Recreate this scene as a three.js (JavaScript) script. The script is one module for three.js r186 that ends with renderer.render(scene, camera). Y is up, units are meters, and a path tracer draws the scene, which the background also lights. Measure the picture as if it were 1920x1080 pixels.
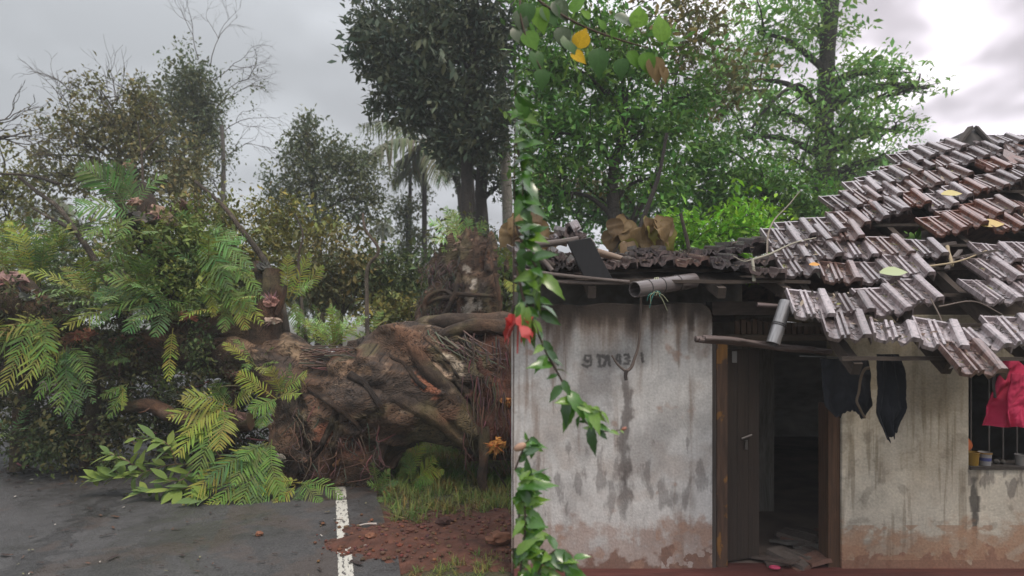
import * as THREE from 'three';
import { mergeGeometries } from 'three/addons/utils/BufferGeometryUtils.js';
import { ImprovedNoise } from 'three/addons/math/ImprovedNoise.js';

// ---------------------------------------------------------------- camera, sky, sun, exposure
const scene = new THREE.Scene();
const EYE = 1.75, K = 1158.04, HZ = 600;                       // eye height, focal length and horizon row of the 1920 x 1080 photograph
const camera = new THREE.PerspectiveCamera(50, 16 / 9, 0.05, 900);
camera.position.set(0, EYE, 0);
camera.lookAt(0, EYE, -10);
camera.setViewOffset(1920, 1080, 0, -60, 1920, 1080);          // lens shifted up: verticals stay vertical
camera.focus = 4.9;
camera.userData.fStop = 1.5;
const renderer = new THREE.WebGLRenderer();
renderer.setSize(1024, 576);
renderer.toneMapping = THREE.LinearToneMapping;
renderer.toneMappingExposure = 1.3;
renderer.shadowMap.enabled = true;

const noiser = new ImprovedNoise();
const N3 = (x, y, z) => noiser.noise(x, y, z);
function fbm(x, y, z, o = 4) { let s = 0, a = 0.5, f = 1; for (let i = 0; i < o; i++) { s += a * N3(x * f, y * f, z * f + i * 7.3); a *= 0.5; f *= 2.03; } return s; }
const clamp = (x, a = 0, b = 1) => Math.min(b, Math.max(a, x));
const mix = (a, b, t) => a + (b - a) * t;
const smooth = (a, b, x) => { const t = clamp((x - a) / (b - a)); return t * t * (3 - 2 * t); };
let seed = 12345;
const rnd = () => { seed = (seed + 0x6D2B79F5) | 0; let t = Math.imul(seed ^ (seed >>> 15), 1 | seed); t = (t + Math.imul(t ^ (t >>> 7), 61 | t)) ^ t; return ((t ^ (t >>> 14)) >>> 0) / 4294967296; };
const rr = (a, b) => a + (b - a) * rnd();
const V = (x, y, z) => new THREE.Vector3(x, y, z);

const SUN_DIR = V(0.36, 0.88, 0.3).normalize(), BRIGHT = V(0.55, 0.36, -0.75).normalize();   // high veiled sun; thinner cloud over the house
{
  const w = 1024, h = 512, data = new Float32Array(w * h * 4);
  for (let j = 0; j < h; j++) for (let i = 0; i < w; i++) {
    const el = ((j + 0.5) / h - 0.5) * Math.PI, az = ((i + 0.5) / w - 0.5) * 2 * Math.PI;
    const x = Math.cos(el) * Math.cos(az), y = Math.sin(el), z = Math.cos(el) * Math.sin(az);
    const up = Math.max(y, 0);
    // stratus: clouds on a flat layer, so that they stretch out towards the horizon
    const q = 1 / (up + 0.22);
    const c1 = fbm(x * q * 0.9 + 3.1, 1.7, z * q * 0.9 + 0.4, 5), c2 = fbm(x * q * 2.6 + 9, 4.2, z * q * 2.6, 4);
    const sunny = Math.max(0, x * SUN_DIR.x + y * SUN_DIR.y + z * SUN_DIR.z), open = Math.max(0, x * BRIGHT.x + y * BRIGHT.y + z * BRIGHT.z);
    const glow = 0.3 * Math.pow(sunny, 6) + 0.42 * Math.pow(open, 7);
    const thin = clamp(0.46 + c1 * 2.3 + c2 * 1.5);
    const c3 = fbm(x * q * 4.2 + 2, 7.1, z * q * 4.2 + 5, 5), thin2 = smooth(-0.22, 0.2, c3 + 0.5 * c2);
    const L = (0.475 + 0.8 * smooth(0.3, 0.95, up)) * (0.86 + 0.26 * thin) + glow * (0.1 + 1.35 * thin2);
    const warm = clamp(glow * 1.8);
    const k = (j * w + i) * 4;
    data[k] = L * mix(0.94, 1.03, warm); data[k + 1] = L * mix(0.985, 0.925, warm); data[k + 2] = L * mix(1.045, 1.015, warm); data[k + 3] = 1;
  }
  const sky = new THREE.DataTexture(data, w, h, THREE.RGBAFormat, THREE.FloatType);
  sky.mapping = THREE.EquirectangularReflectionMapping; sky.magFilter = THREE.LinearFilter; sky.needsUpdate = true;
  scene.background = sky; scene.environment = sky;
}
const sun = new THREE.DirectionalLight(0xfff1e0, 1.4);
sun.position.copy(SUN_DIR).multiplyScalar(60); sun.target.position.set(0, 1, -7);
sun.castShadow = true; sun.shadow.radius = 30; sun.shadow.mapSize.set(2048, 2048);
Object.assign(sun.shadow.camera, { left: -16, right: 16, top: 16, bottom: -16, near: 1, far: 140 });
scene.add(sun, sun.target);
scene.fog = new THREE.FogExp2(0xe9eef2, 0.0035);

// ---------------------------------------------------------------- helpers
const P = (x, y, d) => V((x - 960) / K * d, EYE - (y - HZ) / K * d, -d);      // photograph pixel at a distance in metres
const G = (x, y, h = 0) => { const d = (EYE - h) * K / (y - HZ); return P(x, y, d); };   // pixel on the ground
const taken = {};
function numbered(n) { taken[n] = (taken[n] ?? -1) + 1; return taken[n] ? `${n}_${String(taken[n]).padStart(3, '0')}` : n; }
function thing(name, label, category, base = V(0, 0, 0), group) {
  const o = new THREE.Group(); o.name = numbered(name); o.position.copy(base); scene.add(o);
  o.userData = { label, category }; if (group) o.userData.group = group;
  o.userData.origin = undefined; delete o.userData.origin;
  return o;
}
const rootOf = (o) => { while (o.parent && o.parent !== scene) o = o.parent; return o; };
// a part whose geometry is given in world coordinates
function part(name, geo, mat, parent, kind) {
  const r = rootOf(parent);
  if (parent !== scene) geo.translate(-r.position.x, -r.position.y, -r.position.z);
  const m = new THREE.Mesh(geo, mat); m.name = parent === scene ? numbered(name) : name; m.castShadow = m.receiveShadow = true;
  if (kind) m.userData.kind = kind;
  parent.add(m); return m;
}
// a part that shares its geometry: given a world matrix
function placed(name, geo, mat, parent, matrix) {
  const r = rootOf(parent), m = new THREE.Mesh(geo, mat); m.name = name; m.castShadow = m.receiveShadow = true;
  const k = matrix.clone(); k.elements[12] -= r.position.x; k.elements[13] -= r.position.y; k.elements[14] -= r.position.z;
  k.decompose(m.position, m.quaternion, m.scale); parent.add(m); return m;
}
function single(name, geo, mat, label, category, group) {        // a thing that is one mesh, its origin at the middle of its base
  geo.computeBoundingBox(); const b = geo.boundingBox, c = V((b.min.x + b.max.x) / 2, b.min.y, (b.min.z + b.max.z) / 2);
  geo.translate(-c.x, -c.y, -c.z);
  const m = new THREE.Mesh(geo, mat); m.name = numbered(name); m.position.copy(c); m.castShadow = m.receiveShadow = true;
  m.userData = { label, category }; if (group) m.userData.group = group; scene.add(m); return m;
}
function structure(name, geo, mat) { const m = part(name, geo, mat, scene); m.userData.kind = 'structure'; return m; }
function paint(geo, fn) {                                          // vertex colours (linear) from position
  const p = geo.attributes.position, c = new Float32Array(p.count * 3);
  for (let i = 0; i < p.count; i++) { const q = typeof fn === 'function' ? fn(p.getX(i), p.getY(i), p.getZ(i), i) : fn; c[3 * i] = q[0]; c[3 * i + 1] = q[1]; c[3 * i + 2] = q[2]; }
  geo.setAttribute('color', new THREE.BufferAttribute(c, 3)); return geo;
}
function merge(list) {
  const keys = new Set(); for (const g of list) for (const k in g.attributes) keys.add(k);
  const all = list.map((g) => { g = g.index ? g.toNonIndexed() : g; for (const k of Object.keys(g.attributes)) if (!['position', 'normal', 'uv', 'color'].includes(k)) g.deleteAttribute(k);
    if (keys.has('color') && !g.attributes.color) paint(g, [1, 1, 1]);
    if (keys.has('uv') && !g.attributes.uv) g.setAttribute('uv', new THREE.BufferAttribute(new Float32Array(g.attributes.position.count * 2), 2));
    return g; });
  return mergeGeometries(all);
}
function rough(geo, amp, freq, s = 0) {                            // uneven surface
  const p = geo.attributes.position;
  for (let i = 0; i < p.count; i++) { const x = p.getX(i), y = p.getY(i), z = p.getZ(i);
    p.setXYZ(i, x + amp * fbm(x * freq + s, y * freq, z * freq, 3), y + amp * fbm(x * freq, y * freq + 31 + s, z * freq, 3), z + amp * fbm(x * freq, y * freq, z * freq + 57 + s, 3)); }
  geo.computeVertexNormals(); return geo;
}
function box(x0, x1, y0, y1, z0, z1, sx = 1, sy = 1, sz = 1) { const g = new THREE.BoxGeometry(x1 - x0, y1 - y0, z1 - z0, sx, sy, sz); g.translate((x0 + x1) / 2, (y0 + y1) / 2, (z0 + z1) / 2); return g; }
// a bar with a rectangular section between two points
function bar(a, b, w, t, up = V(0, 1, 0)) {
  const d = b.clone().sub(a), L = d.length(); const z = d.clone().normalize(), x = V().crossVectors(up, z).normalize(), y = V().crossVectors(z, x);
  const g = new THREE.BoxGeometry(w, t, L, 1, 1, Math.max(1, Math.round(L / 0.15))); g.applyMatrix4(new THREE.Matrix4().makeBasis(x, y, z).setPosition(a.clone().add(b).multiplyScalar(0.5))); return g;
}
// tapered tube through points
function tube(pts, r0, r1, sides = 6, seg = 0, wob = 0, capEnds = true) {
  const curve = new THREE.CatmullRomCurve3(pts, false, 'centripetal'), n = seg || Math.max(2, (pts.length - 1) * 4);
  const pos = [], nor = [], uv = [], idx = []; let nx = null, prev = null; const len = curve.getLength();
  for (let i = 0; i <= n; i++) {
    const t = i / n, c = curve.getPoint(t), T = curve.getTangent(t);
    if (!nx) { nx = Math.abs(T.y) < 0.9 ? V(0, 1, 0) : V(1, 0, 0); }
    nx = nx.clone().addScaledVector(T, -nx.dot(T)).normalize(); const ny = V().crossVectors(T, nx);
    const r = typeof r0 === 'function' ? r0(t) : mix(r0, r1, t);
    for (let k = 0; k <= sides; k++) { const a = (k % sides) / sides * 2 * Math.PI, ca = Math.cos(a), sa = Math.sin(a);
      const w = wob ? 1 + wob * N3(c.x * 5 + ca * 1.7, c.y * 5 + sa * 1.7, c.z * 5 + 3) : 1;
      const dx = nx.x * ca + ny.x * sa, dy = nx.y * ca + ny.y * sa, dz = nx.z * ca + ny.z * sa;
      pos.push(c.x + dx * r * w, c.y + dy * r * w, c.z + dz * r * w); nor.push(dx, dy, dz); uv.push(k / sides, t * len); }
  }
  for (let i = 0; i < n; i++) for (let k = 0; k < sides; k++) { const a = i * (sides + 1) + k, b = a + sides + 1; idx.push(a, a + 1, b, b, a + 1, b + 1); }
  if (capEnds) for (const e of [0, n]) { const c = curve.getPoint(e / n), T = curve.getTangent(e / n).multiplyScalar(e ? 1 : -1), m = pos.length / 3; pos.push(c.x, c.y, c.z); nor.push(T.x, T.y, T.z); uv.push(0, 0);
    for (let k = 0; k < sides; k++) { const s = (e * (sides + 1) + k) * 3; const s2 = (e * (sides + 1) + k + 1) * 3; const q = pos.length / 3; pos.push(pos[s], pos[s + 1], pos[s + 2], pos[s2], pos[s2 + 1], pos[s2 + 2]); nor.push(T.x, T.y, T.z, T.x, T.y, T.z); uv.push(0, 0, 0, 0); if (e) idx.push(m, q, q + 1); else idx.push(m, q + 1, q); } }
  const g = new THREE.BufferGeometry(); g.setAttribute('position', new THREE.Float32BufferAttribute(pos, 3)); g.setAttribute('normal', new THREE.Float32BufferAttribute(nor, 3)); g.setAttribute('uv', new THREE.Float32BufferAttribute(uv, 2)); g.setIndex(idx); return g;
}
const pts = (list) => list.map(([x, y, d]) => P(x, y, d));
// closed surface of a distance field: naive surface nets
function surfaceNets(field, lo, hi, h) {
  const nx = Math.ceil((hi.x - lo.x) / h) + 1, ny = Math.ceil((hi.y - lo.y) / h) + 1, nz = Math.ceil((hi.z - lo.z) / h) + 1;
  const f = new Float32Array(nx * ny * nz), at = (i, j, k) => (k * ny + j) * nx + i;
  for (let k = 0; k < nz; k++) for (let j = 0; j < ny; j++) for (let i = 0; i < nx; i++) f[at(i, j, k)] = field(lo.x + i * h, lo.y + j * h, lo.z + k * h);
  const id = new Int32Array(nx * ny * nz).fill(-1), pos = [], idx = [];
  const E = [[0, 1], [2, 3], [4, 5], [6, 7], [0, 2], [1, 3], [4, 6], [5, 7], [0, 4], [1, 5], [2, 6], [3, 7]], v = new Float32Array(8);
  for (let k = 0; k < nz - 1; k++) for (let j = 0; j < ny - 1; j++) for (let i = 0; i < nx - 1; i++) {
    let m = 0; for (let c = 0; c < 8; c++) { v[c] = f[at(i + (c & 1), j + ((c >> 1) & 1), k + (c >> 2))]; if (v[c] < 0) m |= 1 << c; }
    if (m === 0 || m === 255) continue;
    let x = 0, y = 0, z = 0, n = 0;
    for (const [a, b] of E) if ((v[a] < 0) !== (v[b] < 0)) { const t = v[a] / (v[a] - v[b]); x += mix(a & 1, b & 1, t); y += mix((a >> 1) & 1, (b >> 1) & 1, t); z += mix(a >> 2, b >> 2, t); n++; }
    id[at(i, j, k)] = pos.length / 3; pos.push(lo.x + (i + x / n) * h, lo.y + (j + y / n) * h, lo.z + (k + z / n) * h);
  }
  const quad = (a, b, c, d, flip) => { if (a < 0 || b < 0 || c < 0 || d < 0) return; if (flip) idx.push(a, c, b, a, d, c); else idx.push(a, b, c, a, c, d); };
  for (let k = 1; k < nz - 1; k++) for (let j = 1; j < ny - 1; j++) for (let i = 1; i < nx - 1; i++) {
    const s = f[at(i, j, k)] < 0;
    if (s !== f[at(i + 1, j, k)] < 0) quad(id[at(i, j - 1, k - 1)], id[at(i, j, k - 1)], id[at(i, j, k)], id[at(i, j - 1, k)], !s);
    if (s !== f[at(i, j + 1, k)] < 0) quad(id[at(i - 1, j, k - 1)], id[at(i - 1, j, k)], id[at(i, j, k)], id[at(i, j, k - 1)], !s);
    if (s !== f[at(i, j, k + 1)] < 0) quad(id[at(i - 1, j - 1, k)], id[at(i, j - 1, k)], id[at(i, j, k)], id[at(i - 1, j, k)], !s);
  }
  const g = new THREE.BufferGeometry(); g.setAttribute('position', new THREE.Float32BufferAttribute(pos, 3)); g.setIndex(idx); g.computeVertexNormals(); return g;
}
function bones(list, blend) {                                      // list of [a, b, ra, rb] -> distance, joined smoothly
  const B = list.map(([a, b, ra, rb]) => ({ a, dx: b.x - a.x, dy: b.y - a.y, dz: b.z - a.z, l2: b.clone().sub(a).lengthSq(), ra, rb }));
  return (x, y, z) => { let d = 1e3;
    for (const q of B) { const px = x - q.a.x, py = y - q.a.y, pz = z - q.a.z, t = clamp((px * q.dx + py * q.dy + pz * q.dz) / q.l2);
      const ex = px - q.dx * t, ey = py - q.dy * t, ez = pz - q.dz * t, e = Math.sqrt(ex * ex + ey * ey + ez * ez) - mix(q.ra, q.rb, t);
      const hh = clamp(0.5 + 0.5 * (d - e) / blend); d = d > 100 ? e : mix(d, e, hh) - blend * hh * (1 - hh); }
    return d; };
}
function tex(w, h, fn, srgb = true, rep = true) {                  // fn(u, v, i, j) -> linear rgb (srgb maps) or a number
  const d = new Uint8Array(w * h * 4), enc = (x) => { x = clamp(x); return 255 * (x <= 0.0031308 ? 12.92 * x : 1.055 * Math.pow(x, 1 / 2.4) - 0.055); };
  for (let j = 0; j < h; j++) for (let i = 0; i < w; i++) { const c = fn((i + 0.5) / w, (j + 0.5) / h, i, j), k = (j * w + i) * 4;
    if (srgb) { d[k] = enc(c[0]); d[k + 1] = enc(c[1]); d[k + 2] = enc(c[2]); } else d[k] = d[k + 1] = d[k + 2] = 255 * clamp(c); d[k + 3] = 255; }
  const t = new THREE.DataTexture(d, w, h, THREE.RGBAFormat); t.colorSpace = srgb ? THREE.SRGBColorSpace : THREE.NoColorSpace;
  t.magFilter = THREE.LinearFilter; t.minFilter = THREE.LinearMipmapLinearFilter; t.generateMipmaps = true;
  if (rep) t.wrapS = t.wrapT = THREE.RepeatWrapping; t.needsUpdate = true; return t;
}
// noise that repeats over the unit square
function tiled(u, v, f, s = 0, o = 4) { const a = u * 2 * Math.PI, b = v * 2 * Math.PI, R = f / (2 * Math.PI); let r = 0, am = 0.5, m = 1;
  for (let i = 0; i < o; i++) { r += am * N3(R * m * Math.cos(a) + s + R * m * Math.sin(b) * 0.731, R * m * Math.sin(a) + s * 1.7 + 11, R * m * Math.cos(b) + s * 0.3 + R * m * Math.sin(b) * 0.682); am *= 0.5; m *= 2; } return r; }
const std = (o) => new THREE.MeshStandardMaterial({ roughness: 0.85, side: THREE.DoubleSide, ...o });
const phys = (o) => new THREE.MeshPhysicalMaterial({ roughness: 0.85, side: THREE.DoubleSide, ...o });
const rgb = (r, g, b) => new THREE.Color().setRGB(r, g, b);

// shared fine relief maps
const barkBump = tex(512, 512, (u, v) => 0.5 + 0.55 * tiled(u, v, 26, 3) + 0.35 * Math.abs(tiled(u, v, 9, 8)), false);
const grainBump = tex(512, 512, (u, v) => 0.5 + 0.5 * tiled(u, v, 60, 5) + 0.3 * tiled(u, v, 14, 2), false);
const mottle = tex(512, 512, (u, v) => { const t = clamp(0.72 + 0.5 * tiled(u, v, 22, 4) + 0.35 * tiled(u, v, 5, 9), 0.2, 1); return [t, t * 0.985, t * 0.96]; });
const woodMap = tex(256, 512, (u, v) => { const t = clamp(0.66 + 0.55 * tiled(u, v * 0.12, 40, 6) + 0.3 * tiled(u, v, 7, 1), 0.15, 1); return [t, t * 0.96, t * 0.9]; });
const barkMap = tex(512, 512, (u, v) => { const c = Math.abs(tiled(u, v, 15, 3, 5)), d = tiled(u, v, 60, 9, 3), crack = smooth(0.05, 0.0, c + 0.12 * d); const k = clamp((0.8 + 0.7 * d + 0.5 * tiled(u, v, 6, 2)) * (1 - 0.6 * crack), 0.1, 1); return [k, k * 0.97, k * 0.93]; });
const withRepeat = (t, x, y) => { const c = t.clone(); c.repeat.set(x, y); c.needsUpdate = true; return c; };
// ---------------------------------------------------------------- ground, road, verge
const groundMap = tex(512, 512, (u, v) => { const a = tiled(u, v, 8, 2), b = tiled(u, v, 50, 5), t = clamp(0.5 + a * 1.6); const k = 0.8 + b * 0.9;
  return [mix(0.085, 0.075, t) * k, mix(0.055, 0.085, t) * k, mix(0.035, 0.032, t) * k]; });
{
  const g = new THREE.PlaneGeometry(700, 700, 1, 1); g.rotateX(-Math.PI / 2); g.translate(0, -0.03, -150);
  const uv = g.attributes.uv; for (let i = 0; i < uv.count; i++) uv.setXY(i, uv.getX(i) * 200, uv.getY(i) * 200);
  structure('ground', g, std({ map: groundMap, bumpMap: withRepeat(grainBump, 3, 3), bumpScale: 0.03, roughness: 0.95 }));
}
// the road runs away to the left of the line of sight; s is the distance along it, w across it from the outer edge line (positive to the left)
const LINE_A = G(649, 1080), LINE_B = G(640, 940);
const ROAD_DIR = LINE_B.clone().sub(LINE_A).setY(0).normalize(), ROAD_L = V(ROAD_DIR.z, 0, -ROAD_DIR.x);
const onRoad = (s, w, y = 0) => V(LINE_A.x + ROAD_DIR.x * s + ROAD_L.x * w, y, LINE_A.z + ROAD_DIR.z * s + ROAD_L.z * w);
const roadCoord = (p) => [(p.x - LINE_A.x) * ROAD_DIR.x + (p.z - LINE_A.z) * ROAD_DIR.z, (p.x - LINE_A.x) * ROAD_L.x + (p.z - LINE_A.z) * ROAD_L.z];
function roadSheet(s0, s1, w0, w1, y, ns, nw, edge = 0) {
  const pos = [], uv = [], idx = [];
  for (let i = 0; i <= ns; i++) for (let j = 0; j <= nw; j++) { const s = mix(s0, s1, i / ns); let w = mix(w0, w1, j / nw); if (j === 0 && edge) w += edge * fbm(s * 2.3, 0.4, 3, 3);
    const p = onRoad(s, w, y); pos.push(p.x, p.y, p.z); uv.push(w, s); }
  for (let i = 0; i < ns; i++) for (let j = 0; j < nw; j++) { const a = i * (nw + 1) + j, b = a + nw + 1; idx.push(a, b, a + 1, b, b + 1, a + 1); }
  const g = new THREE.BufferGeometry(); g.setAttribute('position', new THREE.Float32BufferAttribute(pos, 3)); g.setAttribute('uv', new THREE.Float32BufferAttribute(uv, 2)); g.setIndex(idx); g.computeVertexNormals();
  if (g.attributes.normal.getY(0) < 0) { const k = g.index.array; for (let i = 0; i < k.length; i += 3) [k[i], k[i + 1]] = [k[i + 1], k[i]]; g.computeVertexNormals(); }
  return g;
}
{
  // tar-sealed wheel track: a darker band of bitumen with ragged edges crossing the lane
  const A = G(15, 1085), B = G(225, 925); const [sa, wa] = roadCoord(A), [sb, wb] = roadCoord(B);
  const S0 = -2, S1 = 8, W0 = -0.45, W1 = 7.55;
  const roadMap = tex(1280, 1280, (u, v) => { const w = mix(W0, W1, u), s = mix(S0, S1, v);
    const g1 = fbm(w * 70, s * 70, 1, 2), g2 = fbm(w * 9, s * 9, 5, 4), g3 = fbm(w * 1.1, s * 0.8, 9, 4);
    let t = 0.062 * (1 + g1 * 1.1 + g2 * 0.35 + g3 * 0.5);
    const k = clamp(((s - sa) * (sb - sa) + (w - wa) * (wb - wa)) / ((sb - sa) ** 2 + (wb - wa) ** 2), -1, 1), dx = s - sa - (sb - sa) * k, dy = w - wa - (wb - wa) * k, dist = Math.hypot(dx, dy);
    const tar = smooth(0.02, -0.02, dist - 0.13 - fbm(w * 6, s * 6, 2, 4) * 0.28) * clamp(0.75 + fbm(w * 22, s * 22, 8, 3) * 0.8);
    t *= 1 - 0.5 * tar;
    const mud = smooth(0.12, 0.3, fbm(w * 1.7 + 4, s * 1.7, 3, 5) + (w < 1 ? 0.16 : 0) + g2 * 0.25) * 0.5;
    const r = mix(t * 1.03, 0.095, mud * 0.6), gg = mix(t, 0.062, mud * 0.6), b = mix(t * 0.985, 0.045, mud * 0.6);
    return [r, gg, b]; }, true, true);
  roadMap.repeat.set(1 / (W1 - W0), 1 / (S1 - S0)); roadMap.offset.set(-W0 / (W1 - W0), -S0 / (S1 - S0));
  const wet = tex(512, 512, (u, v) => clamp(0.5 + 0.9 * tiled(u, v, 6, 7) + 0.35 * tiled(u, v, 40, 3), 0.28, 0.8), false); wet.repeat.set(0.25, 0.25);
  const bump = withRepeat(grainBump, 1.6, 1.6);
  structure('road', roadSheet(-12, 60, -0.36, 6.4, -0.006, 240, 8, 0.12), std({ map: roadMap, roughnessMap: wet, roughness: 1, bumpMap: bump, bumpScale: 0.007 }));
  // white edge line, worn and chipped
  const lineTex = tex(128, 1024, (u, v) => { const n = fbm(u * 4, v * 60, 2, 4), m = fbm(u * 14, v * 200, 6, 3); const bare = smooth(0.16, 0.24, n + m * 0.5 + (Math.abs(u - 0.5) > 0.44 ? 0.13 : 0)); const d = 0.9 + m * 0.25;
    return [mix(0.62 * d, 0.085, bare), mix(0.6 * d, 0.08, bare), mix(0.53 * d, 0.075, bare)]; });
  const lg = roadSheet(-12, 60, -0.052, 0.052, -0.002, 200, 1); const uv = lg.attributes.uv; for (let i = 0; i < uv.count; i++) uv.setXY(i, (uv.getX(i) + 0.052) / 0.104, uv.getY(i) / 5);
  const line = structure('road_marking', lg, std({ map: lineTex, roughness: 0.6, bumpMap: bump, bumpScale: 0.002 }));
}
// spilled red earth: a low uneven heap running from the verge over the edge line
const soilMat = std({ vertexColors: true, roughness: 0.95, bumpMap: withRepeat(grainBump, 4, 4), bumpScale: 0.012 });
const soilHeight = (x, z) => {
  const d = -z, px = 960 + x / d * K, py = HZ + EYE / d * K;
  const cy = mix(1019, 1000, smooth(600, 960, px)), hw = mix(22, 52, smooth(570, 740, px));
  const e = 1 - Math.abs(py - cy - 9 * N3(px * 0.02, 3, 1)) / hw, left = smooth(575, 660, px) * (0.85 + 0.5 * N3(px * 0.03, py * 0.06, 4));
  return Math.min(e, 1) * 0.058 * left - 0.022 + 0.03 * fbm(x * 3, 2, z * 3, 3) + 0.035 * fbm(x * 9, 5, z * 9, 3) * left + (px < 560 ? -0.1 : 0);
};
{
  const x0 = -2.4, x1 = 0.6, z0 = -6.6, z1 = -4.2, n = 190, m = 150, pos = [], col = [], uv = [], idx = [];
  for (let i = 0; i <= n; i++) for (let j = 0; j <= m; j++) { const x = mix(x0, x1, i / n), z = mix(z0, z1, j / m); pos.push(x, soilHeight(x, z), z); uv.push(x, z);
    const k = 0.85 + fbm(x * 12, 1, z * 12, 4) * 0.9, q = clamp(0.5 + fbm(x * 2, 7, z * 2, 3)); col.push(mix(0.115, 0.145, q) * k, mix(0.046, 0.058, q) * k, mix(0.03, 0.035, q) * k); }
  for (let i = 0; i < n; i++) for (let j = 0; j < m; j++) { const a = i * (m + 1) + j, b = a + m + 1; if (Math.max(pos[a * 3 + 1], pos[b * 3 + 1], pos[a * 3 + 4], pos[b * 3 + 4]) < -0.025) continue; idx.push(a, a + 1, b, b, a + 1, b + 1); }
  const g = new THREE.BufferGeometry(); g.setAttribute('position', new THREE.Float32BufferAttribute(pos, 3)); g.setAttribute('color', new THREE.Float32BufferAttribute(col, 3)); g.setAttribute('uv', new THREE.Float32BufferAttribute(uv, 2)); g.setIndex(idx); g.computeVertexNormals();
  structure('spilled_soil', g, soilMat);
}
// clods and stones on it, uncountable crumbs as one
const clodGeo = (r, s) => { const g = new THREE.IcosahedronGeometry(r, 2); rough(g, r * 0.9, 1.6 / r, s); g.scale(1.25, 0.7, 1); return g; };
{
  const tones = [[0.13, 0.052, 0.033], [0.16, 0.07, 0.04], [0.09, 0.04, 0.03]];
  const big = [[935, 1022, 0.075, 1, 'large orange brown clod lying at the end of the red soil spill'], [832, 985, 0.055, 2, 'dark clod half buried in the middle of the red soil spill'], [772, 1002, 0.04, 0, 'red earth clod beside the road edge in the spilled soil'], [695, 1013, 0.035, 1, 'orange earth clod on the asphalt shoulder beside the white line'], [486, 1003, 0.026, 1, 'small orange clod lying alone on the dark asphalt']];
  for (const [x, y, r, t, label] of big) { const p = G(x, y); const g = clodGeo(r, x); g.translate(p.x, Math.max(0, soilHeight(p.x, p.z)) + r * 0.45, p.z); paint(g, (a, b, c) => { const k = 0.8 + fbm(a * 30, b * 30, c * 30, 3) * 0.9; return tones[t].map((q) => q * k * (t === 1 ? 1.5 : 1)); }); single('earth_clod', g, std({ vertexColors: true, roughness: 0.95 }), label, 'clod'); }
  const list = []; for (let i = 0; i < 420; i++) { const x = rr(590, 960), y = rr(955, 1050) + (960 - x) * 0.03, r = rr(0.006, 0.02), p = G(x, y), h = soilHeight(p.x, p.z); if (h < -0.012 && rnd() < 0.8) continue;
    const g = new THREE.IcosahedronGeometry(r, 0); g.scale(1, 0.7, rr(0.7, 1.3)); g.rotateY(rr(0, 6)); g.translate(p.x, Math.max(0, h) + r * 0.4, p.z); list.push(paint(g, tones[i % 3].map((q) => q * rr(0.7, 1.2)))); }
  const m = part('soil_crumbs', merge(list), std({ vertexColors: true, roughness: 0.95 }), scene, 'stuff'); m.userData.label = 'crumbs of red earth strewn over the spilled soil'; m.userData.category = 'soil';
}
// leaf litter on the asphalt: bits of bark, leaf and twig
{
  const list = []; for (let i = 0; i < 760; i++) { const near = i > 230, x = near ? rr(-10, 480) : rr(-10, 700), y = near ? 878 + Math.abs(rr(-1, 1) * rr(0, 1)) * 40 : 905 + Math.pow(rnd(), 1.4) * 190, p = G(x, y); const L = rr(0.012, 0.06) * (rnd() < 0.15 ? 1.7 : 1) * (near ? 1.3 : 1), W = L * rr(0.15, 0.4);
    const g = new THREE.PlaneGeometry(L, W, 3, 1); const q = g.attributes.position; for (let k = 0; k < q.count; k++) q.setZ(k, 0.006 + rr(0, 0.008)); g.rotateX(-Math.PI / 2); g.rotateY(rr(0, 6)); g.translate(p.x, 0, p.z); g.computeVertexNormals();
    const t = rnd(); list.push(paint(g, t < 0.72 ? [0.035, 0.022, 0.018] : t < 0.86 ? [0.1, 0.05, 0.03] : t < 0.94 ? [0.2, 0.19, 0.1] : [0.42, 0.38, 0.33])); }
  const m = part('leaf_litter', merge(list), std({ vertexColors: true, roughness: 0.7 }), scene, 'stuff'); m.userData.label = 'scraps of bark and leaf scattered over the wet asphalt'; m.userData.category = 'litter';
}
// pale splintered stick by the road edge
{ const a = G(672, 988), b = G(706, 985); const g = tube([a.clone().setY(0.012), a.clone().lerp(b, 0.5).setY(0.02), b.clone().setY(0.012)], 0.006, 0.011, 5, 6, 0.3); single('broken_stick', paint(g, [0.45, 0.4, 0.36]), std({ vertexColors: true }), 'pale splintered stick lying beside the white road line', 'stick'); }
// ---------------------------------------------------------------- plants: leaves, fronds, crowns
function leafGeo(L, W, seg = 4, fold = 0.25, curl = 0.2, shape = 1, serr = 0) {   // lies along +z, faces +y, origin at the stalk
  const pos = [], idx = [], uv = [];
  for (let i = 0; i <= seg; i++) { const t = i / seg, w = W * 0.5 * Math.pow(Math.sin(Math.PI * Math.pow(clamp(t * 0.97 + 0.015), shape)), mix(0.6, 1.35, t)) * (serr && i % 2 ? 1 - serr : 1), y = -curl * L * t * t, z = L * t;
    pos.push(-w, y + fold * w, z, 0, y, z, w, y + fold * w, z); uv.push(0, t, 0.5, t, 1, t); }
  for (let i = 0; i < seg; i++) for (let k = 0; k < 2; k++) { const a = i * 3 + k, b = a + 3; idx.push(a, b, a + 1, b, b + 1, a + 1); }
  const g = new THREE.BufferGeometry(); g.setAttribute('position', new THREE.Float32BufferAttribute(pos, 3)); g.setAttribute('uv', new THREE.Float32BufferAttribute(uv, 2)); g.setIndex(idx); g.computeVertexNormals(); return g;
}
function basisAt(p, dir, up, s = 1) { const z = dir.clone().normalize(), x = V().crossVectors(up, z); if (x.lengthSq() < 1e-4) x.set(1, 0, 0); x.normalize(); const y = V().crossVectors(z, x); return new THREE.Matrix4().makeBasis(x.multiplyScalar(s), y.multiplyScalar(s), z.multiplyScalar(s)).setPosition(p); }
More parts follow.
